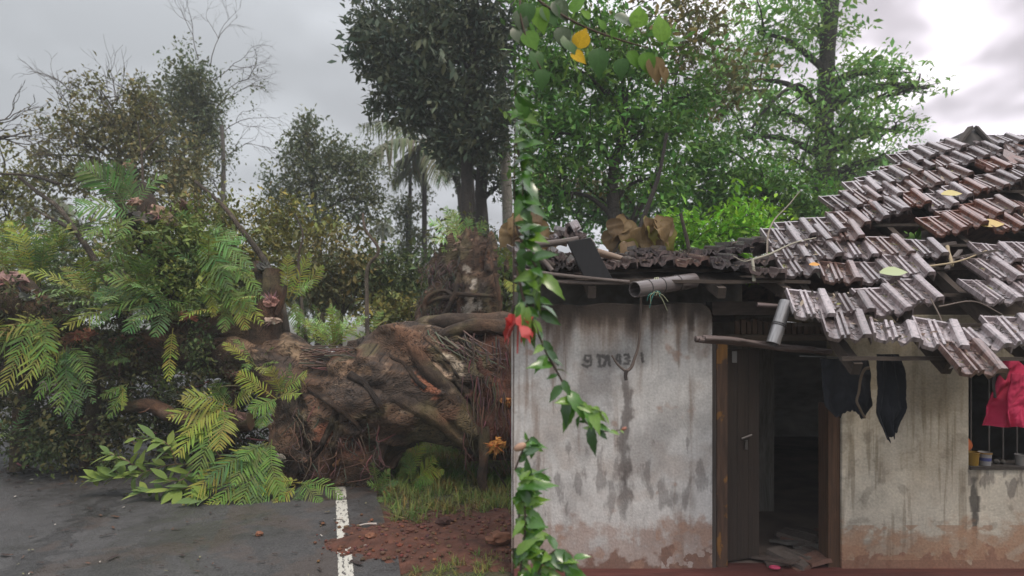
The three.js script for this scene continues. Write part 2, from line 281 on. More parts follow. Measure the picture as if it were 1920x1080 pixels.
const randDir = () => { const z = rr(-1, 1), a = rr(0, 2 * Math.PI), r = Math.sqrt(1 - z * z); return V(r * Math.cos(a), z, r * Math.sin(a)); };
// a spray of leaves on a short twig, about 2R across
function clumpGeo(n, R, L, W, droop = 0.3, seg = 2) {
  const list = []; const tw = randDir().multiplyScalar(R * 0.7);
  for (let i = 0; i < n; i++) { const t = i / n, p = tw.clone().multiplyScalar(t * 2 - 1).add(randDir().multiplyScalar(R * rr(0.1, 0.75))); const dir = randDir().add(p.clone().multiplyScalar(0.9 / R)).add(V(0, -droop, 0));
    const up = V(rr(-0.7, 0.7), 1, rr(-0.7, 0.7)), s = rr(0.65, 1.2), g = leafGeo(L, W, seg, rr(0.05, 0.4), rr(0, 0.35), 0.8); g.applyMatrix4(basisAt(p, dir, up, s));
    const k = rr(0.72, 1.25), y = rr(-0.1, 0.15); list.push(paint(g, [k * (1 + y), k, k * (1 - y)])); }
  return merge(list);
}
// veins as print on the blade: a pale midrib and paired side veins
const veinMap = tex(128, 128, (u, v) => { const a = Math.abs(u - 0.5), mid = smooth(0.035, 0.012, a), side = smooth(0.16, 0.04, Math.abs(((v - a * 0.75) * 7) % 1 - 0.5)) * smooth(0.02, 0.1, a); const k = 0.88 + 0.3 * tiled(u, v, 14, 5) + 0.15 * tiled(u, v, 5, 2); const t = clamp(Math.max(mid * 0.8, side * 0.28)); return [clamp(k * mix(0.86, 1, t)), clamp(k * mix(0.86, 1, t)), clamp(k * mix(0.8, 1, t))]; });
const leafMat = (r, g, b, o = {}) => phys({ color: rgb(r * 1.45, g * 1.5, b * 1.3), vertexColors: true, roughness: 0.75, specularIntensity: 0.5, transmission: 0.38, thickness: 0, ...o });
const clumpSets = {
  small: [0, 1, 2].map(() => clumpGeo(18, 0.3, 0.085, 0.045)),
  mid: [0, 1, 2].map(() => clumpGeo(16, 0.34, 0.13, 0.06)),
  large: [0, 1, 2].map(() => clumpGeo(13, 0.36, 0.21, 0.085, 0.5)),
  sparse: [0, 1, 2].map(() => clumpGeo(8, 0.32, 0.1, 0.05)),
};
// blobs: [x, y, rx, ry, distance, clumps] in photograph pixels; gaps come from noise
function crown(root, blobs, { set = 'mid', mat, scale = 1, gap = 0.1, tint = 0.25, minX = -1e9, maxX = 1e9, more = 1, name = 'crown', shell = 0.62, freq = 1.3 }) {
  const spots = [];
  for (const [x, y, rx, ry, d, n] of blobs) { const c = P(x, y, d), a = rx * 1.12 * d / K, b = ry * 1.12 * d / K;
    for (let i = 0; i < n * more; i++) { let p, tries = 0; do { const q = randDir().multiplyScalar(Math.pow(rnd(), shell)); p = V(c.x + q.x * a, c.y + q.y * b, c.z + q.z * Math.min(a, b * 1.3)); } while (tries++ < 6 && fbm(p.x * freq, p.y * freq, p.z * freq, 2) < gap - 0.12);
      if (p.x < minX || p.x > maxX || p.y < 0.15) continue; spots.push([p, n]); } }
  const sets = clumpSets[set]; const r = root.position, tmp = new THREE.Matrix4(), q = new THREE.Quaternion(), e = new THREE.Euler(), col = new THREE.Color();
  const out = sets.map((g) => []); spots.forEach((s, i) => out[i % sets.length].push(s[0]));
  out.forEach((list, k) => { if (!list.length) return; const im = new THREE.InstancedMesh(sets[k], mat, list.length); im.name = name; im.userData.kind = 'stuff'; im.castShadow = im.receiveShadow = true;
    list.forEach((p, i) => { e.set(rr(-0.5, 0.5), rr(0, 6.28), rr(-0.5, 0.5)); q.setFromEuler(e); const s = scale * rr(0.5, 1.35); tmp.compose(V(p.x - r.x, p.y - r.y, p.z - r.z), q, V(s, s, s)); im.setMatrixAt(i, tmp); const t = 1 + rr(-tint, tint) + 0.9 * tint * fbm(p.x, p.y, p.z, 2), w = rr(-0.1, 0.16) * (tint * 4); col.setRGB(clamp(t * (1 + w), 0.1, 2), t, clamp(t * (1 - w * 0.6), 0.1, 2)); im.setColorAt(i, col); });
    root.add(im); });
  return spots.map((s) => s[0]);
}
const barkMat = (r, g, b) => std({ color: rgb(r, g, b), map: mottle, bumpMap: barkBump, bumpScale: 0.02, roughness: 0.9 });
const BARK = { dark: barkMat(0.06, 0.05, 0.045), brown: barkMat(0.1, 0.08, 0.062), grey: barkMat(0.18, 0.165, 0.15), pale: barkMat(0.34, 0.32, 0.29), twig: std({ color: rgb(0.09, 0.075, 0.06) }) };
// tree: trunk path in pixels, limbs to the middles of the crown's blobs, fine twigs into them
function tree({ name = 'tree', label, category = 'tree', group, trunk, d, r0, r1, bark = BARK.dark, blobs, leaf, limbs = 1, twigs = 3, ground = true, category2 }) {
  const tp = trunk.map(([x, y, dd]) => P(x, y, dd ?? d)); let base = tp[0].clone();
  if (ground) { base = V(tp[0].x, 0, tp[0].z); if (tp[0].y > 0.05) tp.unshift(V(base.x, -0.05, base.z)); }
  const root = thing(name, label, category, base, group);
  const curve = new THREE.CatmullRomCurve3(tp, false, 'centripetal');
  part('trunk', tube(tp, r0, r1, 9, tp.length * 6, 0.25), bark, root);
  if (blobs) {
    const fine = [];
    for (const [x, y, rx, ry, dd] of blobs) if (rnd() < limbs) { const c = P(x, y, dd); let best = 0, bd = 1e9; for (let i = 4; i <= 20; i++) { const q = curve.getPoint(i / 20), e = q.distanceTo(c) + Math.max(0, q.y - c.y + 0.4) * 3; if (e < bd) { bd = e; best = i / 20; } }
      const a = curve.getPoint(best), m = a.clone().lerp(c, 0.5).add(V(rr(-0.1, 0.1) * bd, 0.12 * bd, rr(-0.1, 0.1) * bd)), rr0 = mix(r0, r1, best) * 0.5;
      if (bd > 0.25) part('limb', tube([a, m, c], rr0, rr0 * 0.35, 6, 8, 0.2), bark, root);
      for (let k = 0; k < twigs; k++) { const q = c.clone().add(V(rr(-1, 1) * rx * dd / K, rr(-0.8, 1) * ry * dd / K, rr(-1, 1) * rx * dd / K)); const s = a.clone().lerp(c, rr(0.5, 1)); fine.push(tube([s, s.clone().lerp(q, 0.5).add(V(rr(-0.1, 0.1), rr(0, 0.15), rr(-0.1, 0.1))), q], rr0 * 0.3, 0.006, 4, 5)); } }
    if (fine.length) part('twigs', merge(fine), bark, root, 'stuff');
    if (leaf) crown(root, blobs, leaf);
  }
  return root;
}
// bare twig fan: branches that fork and fork again
function twigFan(list, p, dir, len, r, depth, spread = 0.6, droop = 0) {
  const m = p.clone().addScaledVector(dir, len * 0.5).add(randDir().multiplyScalar(len * 0.1)), e = p.clone().addScaledVector(dir, len).add(randDir().multiplyScalar(len * 0.12));
  list.push(tube([p, m, e], r, r * 0.6, 4, 3, 0, false)); if (depth <= 0) return;
  const n = depth > 1 ? 3 : 2; for (let i = 0; i < n; i++) { const s = i === 0 ? e : m.clone().lerp(e, rr(0, 1)); twigFan(list, s, dir.clone().add(randDir().multiplyScalar(spread)).add(V(0, -droop, 0)).normalize(), len * rr(0.55, 0.8), r * 0.6, depth - 1, spread, droop); }
}
// pinnate frond between two points; face is the direction its upper side looks
function frondGeo(a, b, { arch = 0.2, face = V(0, 0.5, 1), w = 0.16, n = 22, ang = 0.5, lw = 0.3, droop = 0.25, stalk = 0.14, col = [0.07, 0.13, 0.035], tip = null, r = 0.006 }) {
  const L = a.distanceTo(b), mid = a.clone().lerp(b, 0.5).add(V(rr(-0.14, 0.14) * L, arch * L * rr(0.8, 1.2), rr(-0.1, 0.1) * L)), curve = new THREE.QuadraticBezierCurve3(a, mid, b), list = [];
  const pos = [], cols = [], idx = [], step = L * (1 - stalk) / n;
  for (let i = 0; i <= n; i++) { const t = mix(stalk, 1, i / n), p = curve.getPoint(t), T = curve.getTangent(t), F = face.clone().addScaledVector(T, -face.dot(T)).normalize(), S = V().crossVectors(T, F).normalize();
    const u = i / n, len = w * Math.pow(Math.sin(Math.PI * clamp(0.1 + u * 0.86)), 0.75) * rr(0.85, 1.1) * (rnd() < 0.07 ? rr(0.15, 0.6) : 1);
    const c = col.map((q, k) => (tip ? mix(q, tip[k], u) : q) * rr(0.8, 1.22));
    for (const side of [-1, 1]) { const an = ang + rr(-0.08, 0.08) + u * 0.35, D = S.clone().multiplyScalar(side * Math.cos(an)).addScaledVector(T, Math.sin(an)).addScaledVector(F, rr(-0.3, 0.3)); D.normalize();
      const hw = Math.max(step * lw, len * 0.05), Wd = T.clone().addScaledVector(D, -T.dot(D)).normalize();
      const p0 = p.clone(), p1 = p.clone().addScaledVector(D, len * 0.42).add(V(0, -droop * len * 0.12, 0)), p2 = p.clone().addScaledVector(D, len * 0.78).add(V(0, -droop * len * 0.42, 0)), p3 = p.clone().addScaledVector(D, len).add(V(0, -droop * len * 0.75, 0)), k = pos.length / 3;
      for (const [q, m] of [[p0, 0.55], [p1, 1], [p2, 0.75]]) { pos.push(q.x - Wd.x * hw * m, q.y - Wd.y * hw * m, q.z - Wd.z * hw * m, q.x + Wd.x * hw * m, q.y + Wd.y * hw * m, q.z + Wd.z * hw * m); cols.push(...c, ...c); }
      pos.push(p3.x, p3.y, p3.z); cols.push(...c); idx.push(k, k + 1, k + 2, k + 1, k + 3, k + 2, k + 2, k + 3, k + 4, k + 3, k + 5, k + 4, k + 4, k + 5, k + 6); } }
  const g = new THREE.BufferGeometry(); g.setAttribute('position', new THREE.Float32BufferAttribute(pos, 3)); g.setAttribute('color', new THREE.Float32BufferAttribute(cols, 3)); g.setIndex(idx); g.computeVertexNormals();
  const ra = tube([a, curve.getPoint(0.5), b], r, r * 0.3, 4, 8, 0, false); ra.deleteAttribute('uv'); paint(ra, [col[0] * 1.1, col[1] * 0.8, col[2]]);
  return merge([g, ra]);
}
const FERN = phys({ vertexColors: true, roughness: 0.75, specularIntensity: 0.5, transmission: 0.32, thickness: 0, color: rgb(1.5, 1.48, 1.35) });
const FC = { deep: [0.06, 0.12, 0.04], mid: [0.1, 0.165, 0.04], lime: [0.19, 0.23, 0.042], blue: [0.095, 0.17, 0.055], olive: [0.17, 0.18, 0.04], pale: [0.2, 0.3, 0.1], dry: [0.2, 0.16, 0.06] };
// fern: fronds given as [tip x, tip y, tip distance, arch, width, colour]
function fern(label, group, bx, by, bd, fronds, opt = {}) {
  const base = P(bx, by, bd), root = thing('fern', label, 'fern', base, group);
  for (const [x, y, dd, arch, w, c] of fronds) { const b = P(x, y, dd), f = opt.face ?? V(rr(-0.3, 0.3), 0.7, 0.8); const s = base.clone().add(V(rr(-0.04, 0.04), rr(-0.03, 0.03), rr(-0.04, 0.04))); const L = s.distanceTo(b);
    part('frond', frondGeo(s, b, { arch, face: f, w: w ?? L * 0.25, n: Math.round(clamp(L / 0.036, 15, 30)), col: FC[c ?? 'mid'], lw: (opt.lw ?? 0.36) * 0.68, droop: opt.droop ?? 0.25 }), FERN, root); }
  return root;
}
// fern with fronds spread round its crown
function fernBurst(label, group, bx, by, bd, n, len, opt = {}) {
  const { c = ['mid'], up = 0.5, a0 = 0, a1 = 2 * Math.PI, arch = 0.22, lw = 0.36, w = 0.24 } = opt;
  const base = P(bx, by, bd), root = thing('fern', label, 'fern', base, group);
  n = Math.round(n * 1.5); for (let i = 0; i < n; i++) { const a = mix(a0, a1, (i + rr(0.1, 0.9)) / n), L = len * rr(0.55, 1.2), el = up + rr(-0.6, 0.5); const tip = base.clone().add(V(Math.cos(a) * Math.cos(el) * L, Math.sin(el) * L, Math.sin(a) * Math.cos(el) * L)); if (tip.y < 0.03) tip.y = rr(0.03, 0.1);
    part('frond', frondGeo(base.clone().add(V(rr(-0.03, 0.03), 0, rr(-0.03, 0.03))), tip, { arch: arch * rr(0.6, 1.4), face: V(rr(-0.4, 0.4), 1, rr(0.1, 0.6)), w: L * w * rr(0.6, 0.95), n: Math.round(clamp(L / 0.038, 14, 28)), col: FC[c[i % c.length]], lw: lw * 0.68 }), FERN, root); }
  return root;
}
// ---------------------------------------------------------------- the ruined house
const ZW = 4.3, KW = K / ZW;                                      // distance of the front wall, photograph pixels per metre on it
const wx = (x) => (x - 960) / KW, wy = (y) => EYE - (y - HZ) / KW;
const FLOOR = 0.02;
// plaster: stains are matter on the wall, eave shade is mixed in high on the right one, placed in photograph pixels
function plaster(x0, x1, y0, y1, w, h, right) {
  const strokes = right ? [] : [ // faded hand-painted characters
    [[1107, 668], [1108, 684], [1100, 688], [1093, 684]], [[1107, 668], [1099, 667], [1096, 674], [1102, 678], [1108, 674]],
    [[1123, 668], [1125, 686]], [[1121, 667], [1133, 668], [1137, 677], [1133, 685], [1124, 687]], [[1133, 686], [1139, 668], [1143, 685]],
    [[1158, 666], [1155, 677], [1163, 676]], [[1162, 666], [1163, 682]],
    [[1171, 666], [1178, 665], [1179, 671], [1173, 673], [1180, 676], [1178, 682], [1171, 682]], [[1203, 663], [1205, 677]]];
  const segD = (px, py, a, b) => { const dx = b[0] - a[0], dy = b[1] - a[1], t = clamp(((px - a[0]) * dx + (py - a[1]) * dy) / (dx * dx + dy * dy)); return Math.hypot(px - a[0] - dx * t, py - a[1] - dy * t); };
  return tex(w, h, (u, v) => {
    const X = mix(x0, x1, u), Y = mix(y0, y1, v), px = 960 + X * KW, py = HZ + (EYE - Y) * KW;
    const fine = fbm(X * 60, Y * 60, 1, 3), med = fbm(X * 9, Y * 9, 4, 4), big = fbm(X * 2.2, Y * 2.2, 7, 4);
    const run = fbm(X * 26, Y * 1.6, 2, 4), run2 = fbm(X * 9, Y * 0.9, 6, 3);            // rain runs
    let c = right ? [0.56, 0.515, 0.43] : [0.56, 0.545, 0.53];
    const k = 1 + fine * 0.3 + med * 0.35 + big * 0.35 + run * 0.15; c = c.map((q) => q * k);
    const lay = (t, col) => { t = clamp(t); c = c.map((q, i) => mix(q, col[i] * (1 + fine * 0.4 + med * 0.3), t)); };
    if (!right) {

      lay(smooth(0.0, 0.35, big * 1.3 + med * 0.5 + 0.05) * 0.42, [0.26, 0.2, 0.165]); lay(smooth(0.02, 0.3, fbm(X * 3.1 + 7, Y * 1.7, 31, 4) * 1.4 + med * 0.3) * 0.4, [0.22, 0.205, 0.2]);

      lay(smooth(-0.05, 0.3, run * 0.6 + run2 * 0.8 + 0.16 * smooth(1120, 1010, px + big * 60) - 0.14 - 0.08 * smooth(840, 900, py)) * 0.6, [0.2, 0.135, 0.1]);
      lay(smooth(0.0, 0.3, run2 * 0.8 + med * 0.4 + 0.04 - Math.abs(px - 1300) / 260) * 0.35, [0.15, 0.11, 0.085]);
      const cx = 1172 + 5 * fbm(Y * 3, 1, 4, 2) * 4; lay(smooth(0.2, 0.75, 1 - Math.abs(px - cx) / (15 + 10 * med) + med * 0.9 + run * 0.5) * smooth(655, 740, py + run * 60) * smooth(985, 940, py + med * 50) * 0.72, [0.075, 0.06, 0.055]);
      lay(smooth(0.06, 0.3, fbm(X * 14, Y * 5, 11, 4) + 0.2 - Math.abs(py - 905 - big * 60) / 260 - (px < 1120 ? 0.05 : 0)) * 0.5, [0.1, 0.085, 0.08]);
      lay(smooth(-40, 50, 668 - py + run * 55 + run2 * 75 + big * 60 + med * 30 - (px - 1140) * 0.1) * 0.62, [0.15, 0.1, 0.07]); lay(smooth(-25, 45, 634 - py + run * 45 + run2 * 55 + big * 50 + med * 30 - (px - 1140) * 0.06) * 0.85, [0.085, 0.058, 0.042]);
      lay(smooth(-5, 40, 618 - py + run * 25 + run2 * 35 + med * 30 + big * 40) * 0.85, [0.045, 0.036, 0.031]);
      let sd = 1e3; for (const s of strokes) for (let i = 0; i + 1 < s.length; i++) sd = Math.min(sd, segD(px, py, s[i], s[i + 1])); lay(smooth(4.6, 0.8, sd + fine * 2.5 + med * 3) * 0.8, [0.035, 0.032, 0.034]); lay(smooth(16, 3, sd + med * 10 + big * 8) * 0.3, [0.09, 0.08, 0.075]);
      lay(smooth(11, 3, Math.hypot((px - 1099) * 0.9, py - 678) + med * 12) * 0.45, [0.04, 0.036, 0.036]);
      lay(smooth(-20, 30, py - 985 + med * 90 + big * 70 + run * 30) * 0.55, [0.24, 0.14, 0.1]);
      lay(smooth(0, 16, py - 1040 + med * 60 + (px > 1240 ? 18 * Math.sign(med) : 0)) * 0.8, [0.15, 0.07, 0.045]);
      lay(smooth(0.16, 0.3, fbm(X * 5, Y * 5, 21, 4) + (px > 1230 ? 0.02 : -0.1) + smooth(940, 1040, py + big * 60) * 0.2 - 0.08) * 0.6, [0.31, 0.19, 0.135]);
    } else {
      lay(smooth(0.0, 0.35, big * 1.3 + med * 0.5) * 0.4, [0.27, 0.22, 0.165]);
      lay(smooth(0.03, 0.22, run * 0.7 + run2 * 0.6 - 0.02) * 0.5, [0.15, 0.115, 0.075]);
      lay(smooth(0.1, 0.28, fbm(X * 8, Y * 8, 13, 4) + (px < 1660 ? 0.06 : -0.05)) * 0.35, [0.11, 0.09, 0.07]);
      lay(smooth(-90, 90, 800 - py + run * 90 + run2 * 80 + big * 140) * 0.72, [0.2, 0.165, 0.1]);  // brown stain and the shade under the eave, painted as one
      const cx = 1826 + 4 * N3(3, Y * 4, 1); lay(smooth(0.1, 0.8, 1.1 - Math.abs(px - cx) / (8 + (py > 930 && py < 960 ? 6 : 0)) + med * 0.8 + run) * smooth(880, 900, py) * smooth(1045, 1000, py + med * 60) * 0.85, [0.04, 0.036, 0.034]);
      lay(smooth(0.12, 0.24, fbm(X * 12, Y * 4, 17, 4) + 0.12 - Math.abs(py - 905) / 160 - (px < 1815 ? 1 : 0)) * 0.6, [0.1, 0.085, 0.08]);
      lay(smooth(-10, 26, py - 985 + med * 80 + big * 50) * 0.6, [0.29, 0.165, 0.095]);
      lay(smooth(0, 9, py - 1030 + med * 70) * 0.75, [0.21, 0.09, 0.055]);
      lay(smooth(0.1, 0.24, fbm(X * 7, Y * 9, 23, 4) + (py > 985 && py < 1050 ? 0.16 : -0.4)) * 0.7, [0.36, 0.22, 0.14]);
    }
    return c;
  }, true, false);
}
const wallUV = (g, x0, x1, y0, y1) => { const p = g.attributes.position, u = g.attributes.uv; for (let i = 0; i < p.count; i++) u.setXY(i, (p.getX(i) - x0) / (x1 - x0), (p.getY(i) - y0) / (y1 - y0)); return g; };
const house = thing('house', 'ruined low house with stained plaster walls and a broken tiled roof', 'house', V(0, 0, -ZW));
const plasterBump = withRepeat(grainBump, 2, 2);
const darkWood = std({ color: rgb(0.085, 0.066, 0.056), map: woodMap, roughness: 0.9 });  // old dark timber, toned down to stand in for shade in roof gaps
const brownWood = std({ color: rgb(0.13, 0.072, 0.042), map: woodMap, bumpMap: barkBump, bumpScale: 0.004, roughness: 0.75 });
const doorWood = std({ color: rgb(0.06, 0.043, 0.034), map: woodMap, bumpMap: barkBump, bumpScale: 0.003, roughness: 0.7 });
const greyWood = std({ color: rgb(0.2, 0.165, 0.155), map: woodMap, bumpMap: barkBump, bumpScale: 0.006, roughness: 0.6 });
const plainPlaster = std({ color: rgb(0.36, 0.335, 0.3), map: mottle, roughness: 0.95 });  // plain dull plaster for the walls closing the rooms
const TOP = wy(572);
{
  // front wall left of the door, its upper corner worn round; extruded with thickness
  const s = new THREE.Shape(), x1 = wx(1334); s.moveTo(0.004, FLOOR - 0.03); s.lineTo(x1, FLOOR - 0.03); s.lineTo(x1, TOP - 0.09); s.bezierCurveTo(x1 - 0.01, TOP - 0.03, x1 - 0.02, TOP - 0.01, x1 - 0.08, TOP + 0.005);
  for (let i = 1; i <= 8; i++) s.lineTo(mix(x1 - 0.08, 0.004, i / 8), TOP + 0.012 * Math.sin(i * 2.1)); s.closePath();
  const g = new THREE.ExtrudeGeometry(s, { depth: 0.2, bevelEnabled: true, bevelSize: 0.008, bevelThickness: 0.008, bevelSegments: 2 }); g.translate(0, 0, -ZW - 0.208); wallUV(g, 0, x1, 0, TOP);
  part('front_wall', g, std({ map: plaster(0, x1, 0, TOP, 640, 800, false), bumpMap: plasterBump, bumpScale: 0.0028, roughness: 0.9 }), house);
  // wall right of the door with the window opening
  const a = wx(1580), b = 4.7, top = 1.78, q = new THREE.Shape(); q.moveTo(a, FLOOR - 0.03); q.lineTo(b, FLOOR - 0.03); q.lineTo(b, top); q.lineTo(a, top); q.closePath();
  const hx0 = wx(1815), hx1 = wx(2010), hy0 = wy(882), hy1 = wy(680); const hole = new THREE.Path(); hole.moveTo(hx0, hy0); hole.lineTo(hx0, hy1); hole.lineTo(hx1, hy1); hole.lineTo(hx1, hy0); hole.closePath(); q.holes.push(hole);
  const g2 = new THREE.ExtrudeGeometry(q, { depth: 0.2, bevelEnabled: true, bevelSize: 0.006, bevelThickness: 0.006, bevelSegments: 2 }); g2.translate(0, 0, -ZW - 0.206); wallUV(g2, a, b, 0, top);
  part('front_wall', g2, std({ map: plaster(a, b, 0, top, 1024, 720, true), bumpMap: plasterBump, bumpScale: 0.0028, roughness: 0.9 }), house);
  // window: frame, sill and bars
  const win = new THREE.Group(); win.name = 'window'; house.add(win);
  const z = -ZW - 0.13;
  part('sill', box(hx0 + 0.01, hx1 - 0.01, hy0 + 0.008, hy0 + 0.03, -ZW - 0.19, -ZW + 0.015), std({ color: rgb(0.07, 0.06, 0.055), map: woodMap }), win);
  part('frame', merge([box(hx0 + 0.01, hx0 + 0.05, hy0 + 0.031, hy1 - 0.01, z - 0.03, z + 0.03), box(hx0 + 0.051, hx1 - 0.01, hy1 - 0.05, hy1 - 0.01, z - 0.03, z + 0.03)]), darkWood, win);
  for (const x of [1846, 1881, 1908, 1935, 1962]) part('bar', tube([V(wx(x), hy0 + 0.03, z), V(wx(x), hy1 - 0.05, z)], 0.007, 0.007, 6, 2), std({ color: rgb(0.07, 0.06, 0.055), roughness: 0.6 }), win);
  // inside and outside walls that close the rooms
  part('side_wall', box(0.006, 0.16, -0.03, TOP + 0.1, -5.1, -ZW - 0.21), plainPlaster, house);
  part('back_wall', box(0.162, 1.9, -0.03, 2.28, -5.25, -5.1), plainPlaster, house);
  part('back_wall', box(1.7, 6.4, -0.03, 1.6, -9.4, -9.2), plainPlaster, house);
  part('side_wall', box(1.7, 1.88, -0.03, 2.1, -9.198, -5.252), plainPlaster, house);
  part('side_wall', box(6.2, 6.4, -0.03, 2.4, -9.198, -4.0), plainPlaster, house);
  part('partition_wall', box(wx(1520), wx(1600), 0.0, 1.78, -7.4, -5.6), plainPlaster, house);
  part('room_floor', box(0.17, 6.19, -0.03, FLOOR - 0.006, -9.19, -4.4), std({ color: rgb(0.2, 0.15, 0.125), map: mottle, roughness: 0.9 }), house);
  part('plinth', box(-0.0 + 0.004, 6.4, -0.03, FLOOR, -4.399, -3.55), std({ color: rgb(0.13, 0.04, 0.033), map: mottle, bumpMap: plasterBump, bumpScale: 0.004, roughness: 0.65 }), house);
}
// door frame, door leaf, lintel
{
  const doorTop = wy(640);
  const frame = new THREE.Group(); frame.name = 'door_frame'; house.add(frame);
  const jambTex = tex(128, 1024, (u, v) => { const g = tiled(u * 0.3, v, 30, 2), grain = fbm(u * 14, v * 6, 3, 4), k = 0.8 + grain * 0.8; const ochre = smooth(0.05, 0.2, fbm(u * 5, v * 14, 8, 4) + (v > 0.9 ? 0.25 : -0.12));
    return [mix(0.105, 0.27, ochre) * k, mix(0.058, 0.125, ochre) * k, mix(0.036, 0.03, ochre) * k]; });
  const jm = std({ map: jambTex, bumpMap: barkBump, bumpScale: 0.004, roughness: 0.7 });
  const j = (x0, x1, y0, y1, zz0, zz1) => { const g = box(x0, x1, y0, y1, zz0, zz1, 1, 8, 1); const u = g.attributes.uv, p = g.attributes.position; for (let i = 0; i < u.count; i++) u.setXY(i, (p.getX(i) - x0 + p.getZ(i)) * 3, (p.getY(i) - y0) / (y1 - y0)); return g; };
  part('jamb', j(wx(1336), wx(1344), FLOOR, doorTop - 0.01, -ZW - 0.15, -ZW - 0.012), std({ color: rgb(0.1, 0.085, 0.078), map: woodMap }), frame);
  part('jamb', j(wx(1345.5), wx(1366), FLOOR, doorTop, -ZW - 0.16, -ZW - 0.02), jm, frame);
  part('jamb', j(wx(1556), wx(1578), FLOOR, wy(760), -ZW - 0.16, -ZW - 0.02), std({ color: rgb(0.115, 0.062, 0.036), map: woodMap, bumpMap: barkBump, bumpScale: 0.004 }), frame);
  part('lintel', box(wx(1338), wx(1568), doorTop + 0.003, doorTop + 0.045, -ZW - 0.16, -ZW - 0.02), std({ color: rgb(0.07, 0.05, 0.035), map: woodMap }), frame);
  // reeded board above the lintel: separate upright slats
  const slats = new THREE.Group(); slats.name = 'slat_board'; house.add(slats);
  for (let i = 0; i < 17; i++) { const x = mix(1388, 1562, i / 16), k = rr(0.7, 1.2); part('slat', box(wx(x), wx(x + 8.2), doorTop + 0.048, doorTop + rr(0.13, 0.16), -ZW - 0.12, -ZW - 0.09 + rr(-0.006, 0.006)), std({ color: rgb(0.1 * k, 0.06 * k, 0.035 * k), map: woodMap }), slats); }
  const leafDoor = new THREE.Group(); leafDoor.name = 'door'; house.add(leafDoor);
  const dt = wy(652), hinge = V(wx(1367), 0, -ZW - 0.1), xEnd = wx(1441), zEnd = -ZW - 0.19;
  const planks = 3; for (let i = 0; i < planks; i++) { const a = hinge.clone().lerp(V(xEnd, 0, zEnd), i / planks + 0.006), b = hinge.clone().lerp(V(xEnd, 0, zEnd), (i + 1) / planks - 0.006); const g = bar(a.setY((dt + FLOOR) / 2), b.setY((dt + FLOOR) / 2), 0.034, dt - FLOOR - 0.03); part('plank', g, doorWood, leafDoor); }
  const mid = (t, y, o) => hinge.clone().lerp(V(xEnd, 0, zEnd), t).add(V(0.3 * o, y, o));
  part('bolt', tube([mid(0.42, wy(828), 0.034), mid(0.72, wy(822), 0.034)], 0.008, 0.008, 6, 2), std({ color: rgb(0.25, 0.23, 0.22), metalness: 0.7, roughness: 0.45 }), leafDoor);
  part('hasp', box(mid(0.55, 0, 0.024).x, mid(0.62, 0, 0.024).x, wy(850), wy(832), mid(0.6, 0, 0.022).z, mid(0.6, 0, 0.034).z), std({ color: rgb(0.12, 0.11, 0.1), metalness: 0.6, roughness: 0.5 }), leafDoor);
  part('plate', box(mid(0.18, 0, 0.02).x, mid(0.3, 0, 0.02).x, wy(682), wy(660), mid(0.2, 0, 0.021).z, mid(0.2, 0, 0.026).z), std({ color: rgb(0.2, 0.19, 0.18), roughness: 0.5 }), leafDoor);
  // dark wall plates under the eaves
  part('wall_plate', box(0.17, wx(1400), TOP - 0.12, TOP - 0.02, -ZW - 0.34, -ZW - 0.22), darkWood, house);
  part('added_loft_boards', box(1.36, 6.19, 1.8, 1.83, -9.19, -4.515), darkWood, house);  // unseen boards added to stop roof-gap light reaching the room
  part('wall_plate', box(wx(1340), 4.6, 1.785, 1.88, -ZW - 0.19, -ZW - 0.05), darkWood, house);
}
// ---- roof
const roof = new THREE.Group(); roof.name = 'roof'; house.add(roof);
const SL = 0.6745, dMain = (y) => 2.567 / (SL + (y - HZ) / K), SLQ = 0.31, dLow = (y) => 0.991 / (SLQ + (y - HZ) / K);
const TW = 0.242, TL = 0.3;
function tileGeo(v) {                                               // interlocking clay tile: edge rib, two centre ribs, broad side roll, head lip
  const H = [[0, 0.004], [0.003, 0.032], [0.018, 0.033], [0.023, 0.006], [0.055, 0.001], [0.088, 0.005], [0.093, 0.03], [0.108, 0.032], [0.112, 0.014], [0.122, 0.014], [0.126, 0.03], [0.141, 0.032], [0.146, 0.006], [0.178, 0.001], [0.208, 0.006], [0.213, 0.048], [0.222, 0.056], [0.258, 0.055], [0.266, 0.046], [0.272, 0.004]];
  const s = new THREE.Shape(); const j = () => rr(-0.0015, 0.0015); H.forEach((h) => { h[0] *= TW / 0.272; }); H.forEach(([x, y], i) => { const q = [x - TW / 2 + j(), y + j()]; if (i) s.lineTo(...q); else s.moveTo(...q); }); for (let i = H.length - 1; i >= 0; i -= 2) s.lineTo(H[i][0] - TW / 2, H[i][1] - 0.024);
  s.closePath(); let g = new THREE.ExtrudeGeometry(s, { depth: v === 3 ? TL * 0.7 : TL, bevelEnabled: false, steps: 1 }); g.rotateY(Math.PI);   // z now runs from 0 (lower edge) to -TL (head)
  g.scale(-1, 1, 1); const k = g.attributes.position.array; for (let i = 0; i < k.length; i += 9) for (let c = 0; c < 3; c++) { const t = k[i + c]; k[i + c] = k[i + 3 + c]; k[i + 3 + c] = t; }
  const lip = box(-TW / 2 + 0.02, TW / 2 - 0.045, 0.002, 0.03, -TL + 0.005, -TL + 0.022); if (v !== 3) g = merge([g, lip]);
  const p = g.attributes.position, uv = g.attributes.uv; for (let i = 0; i < p.count; i++) { const x = p.getX(i), z = p.getZ(i); if (z > -0.01) p.setY(i, p.getY(i) - 0.012 * Math.abs(Math.sin((x + TW / 2) / 0.136 * Math.PI)) - rr(0, 0.003)); uv.setXY(i, x * 3 + v * 0.37, z * 3); }
  g.computeVertexNormals(); return g;
}
const tileGeos = [0, 1, 2, 3].map(tileGeo);
